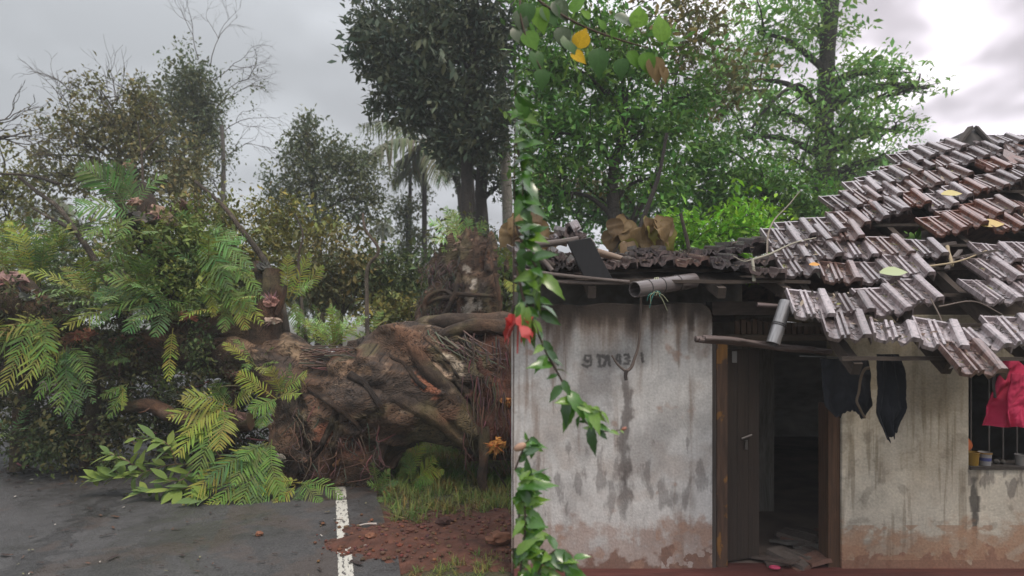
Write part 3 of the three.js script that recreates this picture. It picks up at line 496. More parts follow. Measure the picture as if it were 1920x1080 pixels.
const tileMap = tex(512, 512, (u, v) => { const a = tiled(u, v, 10, 3), b = tiled(u, v, 44, 6), li = smooth(0.1, 0.26, tiled(u, v, 18, 12) + 0.3 * b), dk = smooth(0.04, 0.26, tiled(u, v, 12, 20) + 0.4 * b); let k = 0.85 + a * 0.7 + b * 0.5;
  let c = [k, k * 0.97, k * 0.97]; c = c.map((q) => mix(q, 0.16, dk * 0.65)); return c.map((q, i) => clamp(mix(q, [0.95, 0.95, 0.9][i], li * 0.4))); });
const tileMat = (r, g, b) => phys({ color: rgb(r, g, b), map: tileMap, bumpMap: withRepeat(grainBump, 1, 1), bumpScale: 0.003, roughness: 0.35, clearcoat: 1, clearcoatRoughness: 0.2 });
const tileMats = [tileMat(0.31, 0.25, 0.25), tileMat(0.2, 0.12, 0.1), tileMat(0.23, 0.1, 0.068), tileMat(0.4, 0.34, 0.345), tileMat(0.22, 0.175, 0.172), tileMat(0.16, 0.115, 0.11), tileMat(0.1, 0.08, 0.082)];
const tileSpots = [];
// rows: lower edges in photograph pixels, laid on the roof planes; dn lifts the sheet of tiles above the battens
function tileRow(line, plane, { step = TW * 1.03, jit = 0.05, tone = [0, 1, 3, 4], skip = [], steep = null, from = 0 } = {}) {
  const q = line.map(([x, y]) => P(x, y, plane === 'low' ? dLow(y) : dMain(y))), slope = plane === 'low' ? SLQ : SL;
  const upS = V(0, slope, -1).normalize(); let i = 0, carry = 0, count = 0;
  const L = [0]; for (let k = 1; k < q.length; k++) L.push(L[k - 1] + q[k].distanceTo(q[k - 1])); const total = L[L.length - 1];
  for (let s = step / 2; s < total; s += step) { while (L[i + 1] < s) i++; const t = (s - L[i]) / (L[i + 1] - L[i]), p = q[i].clone().lerp(q[i + 1], t), along = q[i + 1].clone().sub(q[i]).normalize();
    const px = 960 + p.x / -p.z * K; if (skip.some(([a, b]) => px > a && px < b)) continue;
    const tilt = (plane === 'low' ? 0.2 : 0.12) + rr(-0.03, 0.03) + (steep ?? 0), z = upS.clone().multiplyScalar(-1).applyAxisAngle(V(1, 0, 0), -tilt);
    const skew = (plane === 'main' ? -0.2 : 0) + rr(-jit, jit) * 1.6 + clamp(along.y * 0.6, -0.12, 0.12); let x = V(1, 0, 0).applyAxisAngle(V(0, 0, 1), clamp(Math.atan2(along.y, along.x) * 0.45, -0.2, 0.2) + rr(-jit, jit)); let n = V().crossVectors(z, x).normalize(); x = V().crossVectors(n, z).normalize(); z.applyAxisAngle(n, skew); x.applyAxisAngle(n, skew);
    const m = new THREE.Matrix4().makeBasis(x, n, z).setPosition(p.clone().addScaledVector(n, (plane === 'low' ? 0.055 : 0.075) + rr(0, 0.025)).addScaledVector(upS, rr(-0.02, 0.02)));
    const tn = plane === 'main' && px < 1530 && rnd() < 0.75 ? [1, 5, 4][Math.floor(rr(0, 3))] : rnd() < 0.12 ? 5 : tone[Math.floor(rr(0, tone.length))];
    const o = placed('tile', tileGeos[rnd() < 0.12 ? 3 : Math.floor(rr(0, 3))], tileMats[tn], roof, m); count++;
    tileSpots.push(m); }
}
tileRow([[1782, 728], [1868, 727]], 'main', { tone: [2, 1] });
tileRow([[1545, 664], [1640, 664], [1710, 676], [1770, 682], [1830, 680], [1885, 671], [1990, 664]], 'main', { tone: [0, 3, 3, 4], jit: 0.07 });
tileRow([[1480, 616], [1570, 617], [1650, 612], [1715, 596], [1790, 588]], 'main', { tone: [0, 3, 4], jit: 0.08, steep: -0.03 });
tileRow([[1838, 592], [1882, 586], [1990, 578]], 'main', { tone: [0, 3], jit: 0.09 });
tileRow([[1466, 539], [1501, 538], [1531, 547], [1603, 549], [1640, 547], [1700, 541], [1757, 536]], 'main', { tone: [0, 1, 4, 1] });
tileRow([[1838, 548], [1920, 544], [1990, 540]], 'main', { tone: [0, 1], jit: 0.09 });
tileRow([[1447, 509], [1510, 510], [1600, 501], [1665, 503], [1762, 500]], 'main', { tone: [0, 1, 4] });
tileRow([[1840, 516], [1911, 515], [1990, 512]], 'main', { tone: [0, 3] });
tileRow([[1440, 487], [1500, 480], [1560, 474], [1622, 470]], 'main', { tone: [1, 4] });
tileRow([[1762, 464], [1802, 448], [1849, 431], [1893, 408], [1925, 421], [1990, 424]], 'main', { tone: [2, 2, 1], jit: 0.07 });
tileRow([[1866, 455], [1912, 446], [1990, 450]], 'main', { tone: [2, 1] });
tileRow([[1470, 470], [1530, 462], [1606, 447], [1652, 426], [1685, 416]], 'main', { tone: [4, 1] });
tileRow([[1560, 440], [1615, 428], [1652, 424], [1685, 415], [1714, 406], [1745, 411], [1776, 402], [1807, 383], [1859, 374], [1900, 356], [1990, 352]], 'main', { tone: [1, 2, 0, 1], jit: 0.04, skip: [[1560, 1600]] });
tileRow([[1566, 418], [1615, 404], [1665, 388], [1709, 377], [1766, 361], [1815, 344], [1860, 338], [1990, 330]], 'main', { tone: [1, 1, 2, 0], jit: 0.04, skip: [[1822, 1860]] });
tileRow([[1610, 392], [1650, 372], [1696, 350], [1745, 331], [1776, 331], [1810, 322], [1850, 306], [1990, 300]], 'main', { tone: [0, 1, 4, 5], jit: 0.05 });
tileRow([[1690, 330], [1740, 309], [1790, 298], [1830, 288], [1990, 284]], 'main', { tone: [4, 0], jit: 0.1, skip: [[1855, 1890]] });
// low broken roof on the left
tileRow([[1128, 514], [1227, 514], [1300, 512], [1361, 518], [1400, 527], [1432, 529], [1468, 539]], 'low', { tone: [5, 1, 6], jit: 0.07 });
tileRow([[1125, 496], [1200, 501], [1264, 499], [1331, 505], [1375, 505], [1447, 509]], 'low', { tone: [5, 6, 2], jit: 0.07 });
tileRow([[1185, 488], [1257, 491], [1294, 494], [1331, 490], [1361, 487], [1390, 482], [1450, 478]], 'low', { tone: [5, 6], jit: 0.08 });
tileRow([[962, 512], [1030, 520], [1090, 522]], 'low', { tone: [6], jit: 0.12 });
tileRow([[975, 497], [1030, 500], [1085, 498]], 'low', { tone: [6, 5], jit: 0.14 });
tileRow([[1380, 480], [1430, 468], [1490, 452]], 'low', { tone: [6], jit: 0.1 });
// hip and ridge: half-round cap tiles
{
  const cap = (() => { const g = new THREE.CylinderGeometry(0.085, 0.1, 0.36, 10, 1, true, -Math.PI / 2, Math.PI); const i = g.clone(); i.scale(0.86, 1, 0.86); const m = merge([g, i]); m.rotateX(Math.PI / 2); m.rotateZ(Math.PI); return m; })();
  const lay = (list, stepL, tone) => { const q = list.map(([x, y]) => P(x, y, dMain(y) + 0.02)), c = new THREE.CatmullRomCurve3(q), n = Math.round(c.getLength() / stepL); for (let i = 0; i < n; i++) { const t = (i + 0.5) / n, T = c.getTangent(t).add(randDir().multiplyScalar(0.08)).normalize(), p = c.getPoint(t).add(V(0, 0.0, -0.04)); const x = V().crossVectors(V(0, 1, 0), T).normalize(), y = V().crossVectors(T, x); placed('cap_tile', cap, tileMats[tone[i % tone.length]], roof, new THREE.Matrix4().makeBasis(x, y, T).setPosition(p)); } };
  lay([[1450, 476], [1500, 453], [1560, 424], [1612, 394], [1640, 372], [1700, 334], [1760, 304], [1800, 284]], 0.3, [4, 1, 4]);
  lay([[1858, 288], [1920, 281], [2000, 279]], 0.33, [4, 0, 1]);
}
// timber under the tiles
{
  const lift = (x, y, dn) => P(x, y, dMain(y)).add(V(0, -dn, 0));
  const onMain = (X, d, dn) => V(X, 1.51 + (d - 3.45) * SL - dn, -d);
  for (const d of [3.5, 3.78, 4.07, 4.36, 4.65, 4.95, 5.24, 5.53, 5.82, 6.12, 6.38]) { const x0 = d < 4.4 ? (d < 3.7 ? 1.78 : 1.66) : 1.9 + (d - 4.57) * 1.37; part('batten', rough(bar(onMain(x0 + 0.08, d, 0.012), onMain(6.2, d, 0.012), 0.035, 0.022), 0.012, 4), darkWood, roof); }
  for (let i = 0; i < 9; i++) { const X = 1.95 + i * 0.52; const dTop = Math.min(6.42, 4.57 + Math.max(0, X - 1.9) / 1.37 - 0.05); if (dTop < 4.6 && X > 2.4) continue; part('rafter', rough(bar(onMain(X, 3.5, 0.07), onMain(X + rr(-0.05, 0.05), Math.max(dTop, 4.7), 0.07), 0.05, 0.075), 0.015, 3), darkWood, roof); }
  // loose grey timbers lying across the holes
  for (const [a, b, r] of [[[1640, 452, 5.0], [1702, 440, 5.0], 0.022], [[1640, 478, 4.52], [1790, 455, 4.6], 0.02], [[1790, 484, 4.3], [1868, 470, 4.3], 0.016], [[1800, 470, 4.4], [1775, 505, 4.2], 0.014]]) part('loose_lath', rough(bar(P(...a), P(...b), r * 2, r), 0.012, 6), greyWood, roof);
  for (const [a, b, w] of [[[1745, 430, 4.9], [1752, 500, 4.25], 0.07], [[1660, 440, 4.9], [1655, 500, 4.25], 0.06]]) part('rafter', bar(P(...a).add(V(0, -0.03, -0.05)), P(...b).add(V(0, -0.03, -0.05)), w, 0.06), darkWood, roof);
  // far slope and end slope, seen only through gaps: plain sheets in the brown tile clay
  const A = V(4.72, 3.5, -6.42), B = V(6.4, 3.5, -6.42);
  const tri = (list, idx) => { const g = new THREE.BufferGeometry(); g.setAttribute('position', new THREE.Float32BufferAttribute(list.flatMap((p) => [p.x, p.y, p.z]), 3)); g.setAttribute('uv', new THREE.Float32BufferAttribute(list.flatMap((p) => [p.x, p.z]), 2)); g.setIndex(idx); g.computeVertexNormals(); return g.toNonIndexed(); };
  const C = V(2.5, 1.9, -9.4), D = V(6.4, 1.5, -9.5), E = V(1.98, 2.2, -4.6);
  for (const dn of [0]) { part('far_slope', tri([A, B, D, C], [0, 1, 2, 0, 2, 3]), tileMats[1], roof); part('end_slope', tri([A.clone().add(V(-0.01, -0.03, 0)), C.clone().add(V(-0.02, -0.02, 0)), E], [0, 1, 2]), tileMats[1], roof); }
  part('gable_wall', tri([V(6.3, 3.4, -6.42), V(6.3, 1.5, -9.3), V(6.3, 1.6, -3.7)], [0, 1, 2]), plainPlaster, roof);
  // peak: dark boarded finial over the end of the ridge
  const pk = [P(1772, 306, 6.2), P(1816, 243, 6.45), P(1834, 238, 6.45), P(1872, 286, 6.25), P(1836, 306, 6.05)], bk = pk.map((p) => p.clone().add(V(0, -0.02, -0.4)));
  const g = tri([...pk, ...bk], [0, 1, 4, 1, 2, 4, 2, 3, 4, 5, 9, 6, 6, 9, 7, 7, 9, 8, 0, 5, 6, 0, 6, 1, 1, 6, 7, 1, 7, 2, 2, 7, 8, 2, 8, 3, 3, 8, 9, 3, 9, 4, 4, 9, 5, 4, 5, 0]); part('ridge_peak', g, std({ color: rgb(0.05, 0.045, 0.045), map: woodMap, roughness: 0.8 }), roof);
  for (const [a, b] of [[[1768, 308, 6.15], [1820, 239, 6.4]], [[1830, 238, 6.4], [1876, 288, 6.2]]]) part('barge_board', bar(P(...a), P(...b), 0.05, 0.03), std({ color: rgb(0.09, 0.075, 0.072), map: woodMap }), roof);
  // rubble on the ridge
  for (let i = 0; i < 10; i++) { const x = rr(1830, 1925), y = rr(284, 318), p = P(x, y, dMain(y)).add(V(0, 0.07, 0.02)); const g2 = box(-rr(0.06, 0.13), rr(0.06, 0.12), -0.012, 0.012, -0.07, 0.07); g2.rotateX(rr(0.2, 0.8)); g2.rotateZ(rr(-0.7, 0.7)); g2.translate(p.x, p.y, p.z); part('broken_tile', g2, tileMats[i % 5], roof); }
  // low roof timbers
  const onLow = (X, d, dn) => V(X, 1.999 + (d - 4) * SLQ - dn, -d);
  for (const d of [4.05, 4.36, 4.7]) part('batten', rough(bar(onLow(0.02, d, 0.014), onLow(1.95, d, 0.014), 0.04, 0.022), 0.014, 4), darkWood, roof);
  for (let i = 0; i < 5; i++) part('rafter', bar(onLow(0.1 + i * 0.42, 4.0, 0.075), onLow(0.1 + i * 0.42, 4.98, 0.075), 0.05, 0.07), darkWood, roof);
  part('roof_sheet', (() => { const g3 = bar(onLow(0.93, 4.22, 0.045), onLow(0.93, 5.12, 0.045), 1.85, 0.008); return g3; })(), darkWood, roof);
  // tilted dark board and poles on the broken left end
  const bd = new THREE.Shape(); const bq = [[1064, 455], [1106, 447], [1146, 522], [1096, 522]].map(([x, y]) => P(x, y, 4.02)); bq.forEach((p, i) => i ? bd.lineTo(p.x, p.y) : bd.moveTo(p.x, p.y)); bd.closePath();
  const bg = new THREE.ExtrudeGeometry(bd, { depth: 0.03, bevelEnabled: true, bevelSize: 0.003, bevelThickness: 0.003, bevelSegments: 1 }); bg.translate(0, 0, -4.03); part('slanting_board', bg, std({ color: rgb(0.02, 0.021, 0.026), map: woodMap, roughness: 0.8 }), roof);
  for (const [list, r, m] of [[[[998, 460, 4.1], [1040, 456, 4.08], [1085, 449, 4.05]], 0.024, greyWood], [[[966, 455, 4.3], [1010, 447, 4.3], [1062, 460, 4.2]], 0.014, brownWood], [[[1118, 472, 4.35], [1150, 481, 4.4], [1182, 492, 4.45]], 0.026, std({ color: rgb(0.35, 0.26, 0.2), map: woodMap, roughness: 0.55 })], [[[968, 505, 3.98], [1040, 515, 3.98], [1110, 522, 3.97], [1180, 529, 3.97]], 0.013, greyWood], [[[990, 470, 4.15], [1020, 490, 4.1], [1036, 508, 4.05]], 0.016, greyWood], [[[1000, 478, 4.2], [1040, 500, 4.1]], 0.02, darkWood], [[[962, 520, 3.99], [1070, 530, 3.99], [1180, 531, 3.98]], 0.012, greyWood]]) part('pole', tube(pts(list), r, r * 0.85, 7, 12, 0.25), m, roof);
  for (const [x, y, rot] of [[1052, 438, 0.5], [1078, 442, -0.35], [1094, 448, -0.9], [985, 466, 0.2], [1012, 474, -0.4], [1060, 487, -0.6], [1040, 492, 0.3]]) { const m = new THREE.Matrix4().makeRotationFromEuler(new THREE.Euler(0.25, rr(-0.5, 0.5), rot)); m.setPosition(P(x, y, 4.2)); placed('broken_tile', tileGeos[3], tileMats[4], roof, m.multiply(new THREE.Matrix4().makeScale(0.75, 1, 0.7))); }
}
// dry leaf and twig litter caught between the ribs
{
  const list = []; for (const m of tileSpots) { const n = Math.round(rr(14, 46)); for (let i = 0; i < n; i++) { const lane = rnd() < 0.5 ? -0.072 : 0.038, L = rr(0.015, 0.06); const g = rnd() < 0.6 ? new THREE.CylinderGeometry(0.0018, 0.0025, L, 4, 1) : leafGeo(L, L * 0.4, 2, 0.3, rr(-0.4, 0.6)); if (g.type === 'CylinderGeometry') g.rotateX(Math.PI / 2); g.deleteAttribute('uv'); g.rotateY(rr(0, 6)); g.rotateX(rr(-0.25, 0.25)); g.translate(lane + rr(-0.03, 0.03), 0.01 + rr(0, 0.012), -rr(0.02, 0.27)); g.applyMatrix4(m); const t = rnd(); list.push(paint(g, t < 0.74 ? [0.035, 0.026, 0.022] : t < 0.9 ? [0.13, 0.085, 0.06] : t < 0.97 ? [0.3, 0.24, 0.18] : [0.2, 0.2, 0.06])); } }
  part('roof_litter', merge(list), std({ vertexColors: true, roughness: 0.8 }), roof, 'stuff');
}
// ---------------------------------------------------------------- things on and about the house
const metalGrey = std({ color: rgb(0.42, 0.41, 0.42), map: mottle, metalness: 0.25, roughness: 0.38 });
function pipe(label, a, b, r, bands, mat) {
  const root = thing('drain_pipe', label, 'pipe', a.clone().lerp(b, 0.5)); const d = b.clone().sub(a), L = d.length();
  const prof = [[r * 0.9, 0], [r, 0], [r, L], [r * 0.9, L], [r * 0.88, L], [r * 0.88, 0], [r * 0.9, 0]].map(([x, y]) => new THREE.Vector2(x, y)); const g = new THREE.LatheGeometry(prof, 24);
  const q = new THREE.Quaternion().setFromUnitVectors(V(0, 1, 0), d.clone().normalize()), m = new THREE.Matrix4().compose(a, q, V(1, 1, 1)); g.applyMatrix4(m); part('tube', g, mat, root);
  for (const t of bands) { const k = new THREE.TorusGeometry(r * 1.01, 0.004, 6, 24); k.rotateX(Math.PI / 2); k.translate(0, L * t, 0); k.applyMatrix4(m); part('band', k, std({ color: rgb(0.05, 0.045, 0.045), roughness: 0.5 }), root); } return root;
}
{
  const rp = pipe('grey drain pipe lying along the eave with frayed cord round it', P(1190, 543, 3.9), P(1300, 526, 4.22), 0.052, [0.2, 0.42, 0.7], std({ color: rgb(0.19, 0.165, 0.165), map: mottle, roughness: 0.25 }));
  const cords = []; for (let i = 0; i < 7; i++) { const s = P(1228 + rr(-5, 6), 548 + rr(-3, 3), 3.93), e = P(1228 + rr(-16, 26), 562 + rr(-8, 22), 3.9); cords.push(paint(tube([s, s.clone().lerp(e, 0.5).add(V(rr(-0.02, 0.02), 0.01, 0.01)), e], 0.0022, 0.0015, 4, 6), i % 2 ? [0.06, 0.28, 0.24] : [0.3, 0.32, 0.2])); }
  for (let i = 0; i < 3; i++) { const t = new THREE.TorusGeometry(0.057, 0.004, 5, 20); t.rotateY(1.25 + i * 0.05); const c = P(1188, 544, 3.9).lerp(P(1300, 526, 4.22), 0.34 + i * 0.025); t.translate(c.x, c.y, c.z); cords.push(paint(t, [0.32, 0.33, 0.22])); }
  part('cord', merge(cords), std({ vertexColors: true }), rp);
  pipe('short upright grey pipe hanging beside the lowest roof tiles', P(1449, 645, 3.78), P(1474, 566, 3.84), 0.041, [0.42, 0.46], std({ color: rgb(0.42, 0.41, 0.42), map: mottle, roughness: 0.25, metalness: 0.5 }));
  const stick = (name, label, list, r0, r1, mat, sides = 7) => single(name, tube(pts(list), r0, r1, sides, 18, 0.5), mat, label, 'stick');
  // rough split pole under the eave
  const pl = []; for (let i = 0; i < 9; i++) { const o = () => [rr(-2, 2), rr(-5, 5)]; const q = [[1300 + rr(0, 26), 635], [1380, 640], [1460, 651], [1520, 656], [1560 - rr(0, 20), 660]].map(([x, y]) => { const [a, b] = o(); return [x + a, y + b * 0.8, 3.92 + rr(-0.02, 0.02)]; }); pl.push(tube(pts(q), 0.014, 0.009, 5, 14, 0.5)); }
  pl.push(tube(pts([[1304, 636, 3.93], [1400, 643, 3.93], [1480, 652, 3.93], [1558, 659, 3.93]]), 0.022, 0.017, 7, 20, 0.5));
  single('wooden_pole', merge(pl), std({ color: rgb(0.16, 0.12, 0.115), map: woodMap, roughness: 0.6 }), 'rough split wooden pole hung level across the top of the doorway', 'pole');
  single('wooden_pole', tube(pts([[1420, 572, 3.9], [1450, 574, 3.9], [1500, 577, 3.86]]), 0.014, 0.01, 6, 10, 0.6), std({ color: rgb(0.14, 0.1, 0.1), map: woodMap, roughness: 0.6 }), 'short dark split stick behind the upright pipe', 'pole');
  // forked stick hanging before the left wall
  const fk = thing('forked_stick', 'hooked bare stick hanging in front of the painted characters', 'stick', P(1173, 712, 4.1));
  const skin = std({ color: rgb(0.2, 0.155, 0.135), map: mottle, roughness: 0.7 });
  part('stem', tube(pts([[1203, 548, 4.08], [1201, 600, 4.1], [1197, 650, 4.12], [1190, 672, 4.12], [1183, 690, 4.12], [1175, 696, 4.12]]), 0.0075, 0.011, 6, 24, 0.5), skin, fk);
  part('prong', tube(pts([[1147, 666, 4.1], [1158, 683, 4.11], [1168, 692, 4.12], [1175, 696, 4.12]]), 0.006, 0.01, 6, 12, 0.4), skin, fk);
  part('stub', tube(pts([[1175, 694, 4.12], [1173, 704, 4.12], [1174, 713, 4.12]]), 0.0135, 0.012, 7, 6, 0.3), std({ color: rgb(0.05, 0.04, 0.036) }), fk);
  // crooked stick beside the black clothes
  single('crooked_stick', tube(pts([[1630, 690, 3.72], [1622, 692, 3.72], [1614, 710, 3.72], [1610, 735, 3.72], [1606, 752, 3.72], [1612, 766, 3.72], [1622, 784, 3.72]]), 0.011, 0.007, 6, 26, 0.6), std({ color: rgb(0.2, 0.15, 0.11), map: woodMap }), 'crooked brown stick hanging between the black clothes', 'stick');
}
// hung clothes: folded sheets with thickness
function cloth(label, outline, d, color, foldsX, depth, opt = {}) {       // outline: left and right edge per row [y, x0, x1]
  const nr = 44, nc = 40, pos = [], idx = []; const row = (y) => { let i = 0; while (i < outline.length - 2 && outline[i + 1][0] < y) i++; const [a, b] = [outline[i], outline[i + 1]], t = clamp((y - a[0]) / (b[0] - a[0])); return [mix(a[1], b[1], t), mix(a[2], b[2], t)]; };
  const y0 = outline[0][0], y1 = outline[outline.length - 1][0];
  for (const side of [0, 1]) for (let i = 0; i <= nr; i++) for (let j = 0; j <= nc; j++) { const v = i / nr, u = j / nc, y = mix(y0, y1, v), [a, b] = row(y); let hem = opt.hem ? opt.hem(u) * v : 0; const x = mix(a, b, u), f = depth * (Math.sin(u * foldsX + 1.5 * fbm(u * 2, v * 2, 4, 2) * 3 + v * (opt.twist ?? 0.6)) * (0.45 + 0.55 * v) + 1.3 * fbm(u * 4 + 7, v * 3.2, d, 3) + 0.9 * Math.abs(fbm(u * 7 + v * 4, v * 6 - u * 3, d + 9, 3))); const p = P(x, y + hem, d); p.z += f + side * 0.006 + (opt.belly ?? 0) * Math.sin(u * Math.PI) * Math.sin(v * 2.6); pos.push(p.x, p.y, p.z); }
  const S = (nr + 1) * (nc + 1), at = (s, i, j) => s * S + i * (nc + 1) + j; for (let i = 0; i < nr; i++) for (let j = 0; j < nc; j++) { idx.push(at(1, i, j), at(1, i + 1, j), at(1, i, j + 1), at(1, i, j + 1), at(1, i + 1, j), at(1, i + 1, j + 1), at(0, i, j), at(0, i, j + 1), at(0, i + 1, j), at(0, i, j + 1), at(0, i + 1, j + 1), at(0, i + 1, j)); }
  for (let i = 0; i < nr; i++) for (const j of [0, nc]) idx.push(at(0, i, j), at(0, i + 1, j), at(1, i, j), at(1, i, j), at(0, i + 1, j), at(1, i + 1, j)); for (let j = 0; j < nc; j++) for (const i of [0, nr]) idx.push(at(0, i, j), at(1, i, j), at(0, i, j + 1), at(1, i, j), at(1, i, j + 1), at(0, i, j + 1));
  const g = new THREE.BufferGeometry(); g.setAttribute('position', new THREE.Float32BufferAttribute(pos, 3)); g.setIndex(idx); g.computeVertexNormals(); return g;
}
{
  const black = phys({ color: rgb(0.012, 0.013, 0.018), roughness: 0.95, sheen: 0.3, sheenRoughness: 0.7 });
  single('black_cloth', cloth('', [[672, 1538, 1628], [700, 1540, 1632], [760, 1545, 1636], [776, 1562, 1624]], 3.8, 0, 11, 0.016, { hem: (u) => 7 * Math.sin(u * 9) + 16 * fbm(u * 9, 2, 1, 3) }), black, 'short black garment hanging at the right side of the doorway', 'garment');
  single('black_cloth', cloth('', [[664, 1644, 1684], [690, 1642, 1692], [730, 1646, 1696], [775, 1641, 1698], [800, 1650, 1684], [826, 1664, 1678]], 3.7, 0, 13, 0.02, { hem: (u) => -14 * u + 22 * fbm(u * 8, 5, 3, 3) }), black, 'long black garment hanging to a ragged point before the wall', 'garment');
  const pink = phys({ color: rgb(0.5, 0.025, 0.085), roughness: 0.85, sheen: 0.3, sheenRoughness: 0.6 });
  const sh = thing('pink_shirt', 'crumpled bright pink shirt hung over the window opening', 'shirt', P(1890, 800, 3.75));
  part('body', cloth('', [[672, 1880, 2000], [705, 1868, 2000], [740, 1852, 2000], [780, 1843, 1995], [798, 1842, 1990]], 3.75, 0, 15, 0.03, { hem: (u) => (u < 0.5 ? 4 * u : u < 0.62 ? -70 * (u - 0.5) * 3 : -20), twist: 3.5, belly: 0.03 }), pink, sh);
  part('sleeve', cloth('', [[700, 1896, 1960], [740, 1886, 1966], [786, 1884, 1930], [800, 1888, 1926]], 3.69, 0, 8, 0.02, { twist: 2 }), pink, sh);
  single('hanger_stick', tube(pts([[1868, 690, 3.72], [1862, 716, 3.72], [1866, 746, 3.72]]), 0.01, 0.008, 6, 8, 0.4), std({ color: rgb(0.06, 0.05, 0.05) }), 'dark stick hanging beside the pink shirt', 'stick');
  // line the clothes hang from
  single('clothes_line', tube([P(1500, 668, 3.82), P(1620, 672, 3.78), P(1760, 674, 3.74), P(1900, 672, 3.74), P(2080, 664, 3.8)], 0.004, 0.004, 5, 30), std({ color: rgb(0.1, 0.1, 0.1) }), 'thin dark line under the eave carrying the clothes', 'line');
}
{
  const sy = wy(882) + 0.031;
  const cup = (px, h, r, tone, label, band) => { const x = wx(px), z = -ZW - 0.03, root = thing('cup', label, 'cup', V(x, sy, z), undefined); const prof = [[0.001, 0.004], [r * 0.8, 0.004], [r * 0.82, 0], [r, h], [r * 1.06, h], [r * 1.06, h - 0.008], [r * 0.96, h - 0.008], [r * 0.78, 0.01], [0.001, 0.01]].map(([a, b]) => new THREE.Vector2(a, b)); const g = new THREE.LatheGeometry(prof, 24); g.translate(x, sy, z); part('body', g, std({ color: rgb(...tone), roughness: 0.5 }), root);
    if (band) { const b = new THREE.CylinderGeometry(r * 0.945, r * 0.9, h * 0.38, 24, 1, true); b.translate(x, sy + h * 0.55, z); part('band', b, std({ color: rgb(...band), roughness: 0.5 }), root); const t = new THREE.CylinderGeometry(r * 1.065, r * 1.065, 0.01, 24, 1, true); t.translate(x, sy + h - 0.004, z); part('rim', t, std({ color: rgb(0.25, 0.14, 0.03), roughness: 0.5 }), root); } return root; };
  cup(1830, 0.092, 0.04, [0.24, 0.14, 0.015], 'yellow plastic cup on the dark window sill');
  cup(1853, 0.09, 0.041, [0.26, 0.25, 0.25], 'white cup with a blue band and yellow rim on the sill', [0.05, 0.06, 0.2]);
  cup(1919, 0.075, 0.032, [0.2, 0.19, 0.18], 'pale cup standing alone farther along the sill');
  for (const [px, h] of [[1880, 0.03], [1893, 0.022]]) { const g = new THREE.IcosahedronGeometry(0.02, 1); rough(g, 0.012, 30, px); g.scale(1, h / 0.03, 1); g.translate(wx(px), sy + 0.017, -ZW - 0.06); single('sill_stone', g, std({ color: rgb(0.05, 0.045, 0.04) }), px < 1890 ? 'dark lump on the sill between the banded cup and a smaller lump' : 'smaller dark lump on the window sill', 'stone'); }
  const lf = leafGeo(0.09, 0.045, 4, 0.5, 0.2); lf.applyMatrix4(basisAt(V(wx(1833), sy + 0.085, -ZW - 0.09), V(0.1, 1, 0.1), V(0, 0.2, 1))); single('dry_leaf', lf, std({ color: rgb(0.45, 0.12, 0.04) }), 'orange dry leaf standing behind the yellow cup', 'leaf');
}
// rubble inside the doorway
{
  const tones = [[0.15, 0.12, 0.105], [0.13, 0.095, 0.08], [0.2, 0.18, 0.165], [0.19, 0.1, 0.075]];
  for (let i = 0; i < 16; i++) { const w = rr(0.05, 0.15), t = rr(0.015, 0.04), l = rr(0.05, 0.15), g = box(-w, w, 0, t, -l, l, 3, 1, 3); rough(g, 0.015, 9, i); g.rotateX(rr(-0.15, 0.15)); g.rotateZ(rr(-0.2, 0.2)); g.rotateY(rr(0, 6)); const p = G(rr(1452, 1545), rr(1004, 1062), FLOOR); g.translate(p.x, FLOOR + 0.012, p.z); single('rubble_piece', g, std({ color: rgb(...tones[i % 4]), map: mottle }), 'broken slab of rubble on the floor inside the doorway', 'rubble', 'rubble inside the doorway'); }
  const g = new THREE.TorusGeometry(0.03, 0.009, 8, 20); g.rotateX(1.4); g.translate(wx(1449), FLOOR + 0.02, -ZW + 0.03); single('pink_ring', g, std({ color: rgb(0.5, 0.05, 0.12), roughness: 0.5 }), 'small pink plastic ring lying at the foot of the door', 'ring');
}
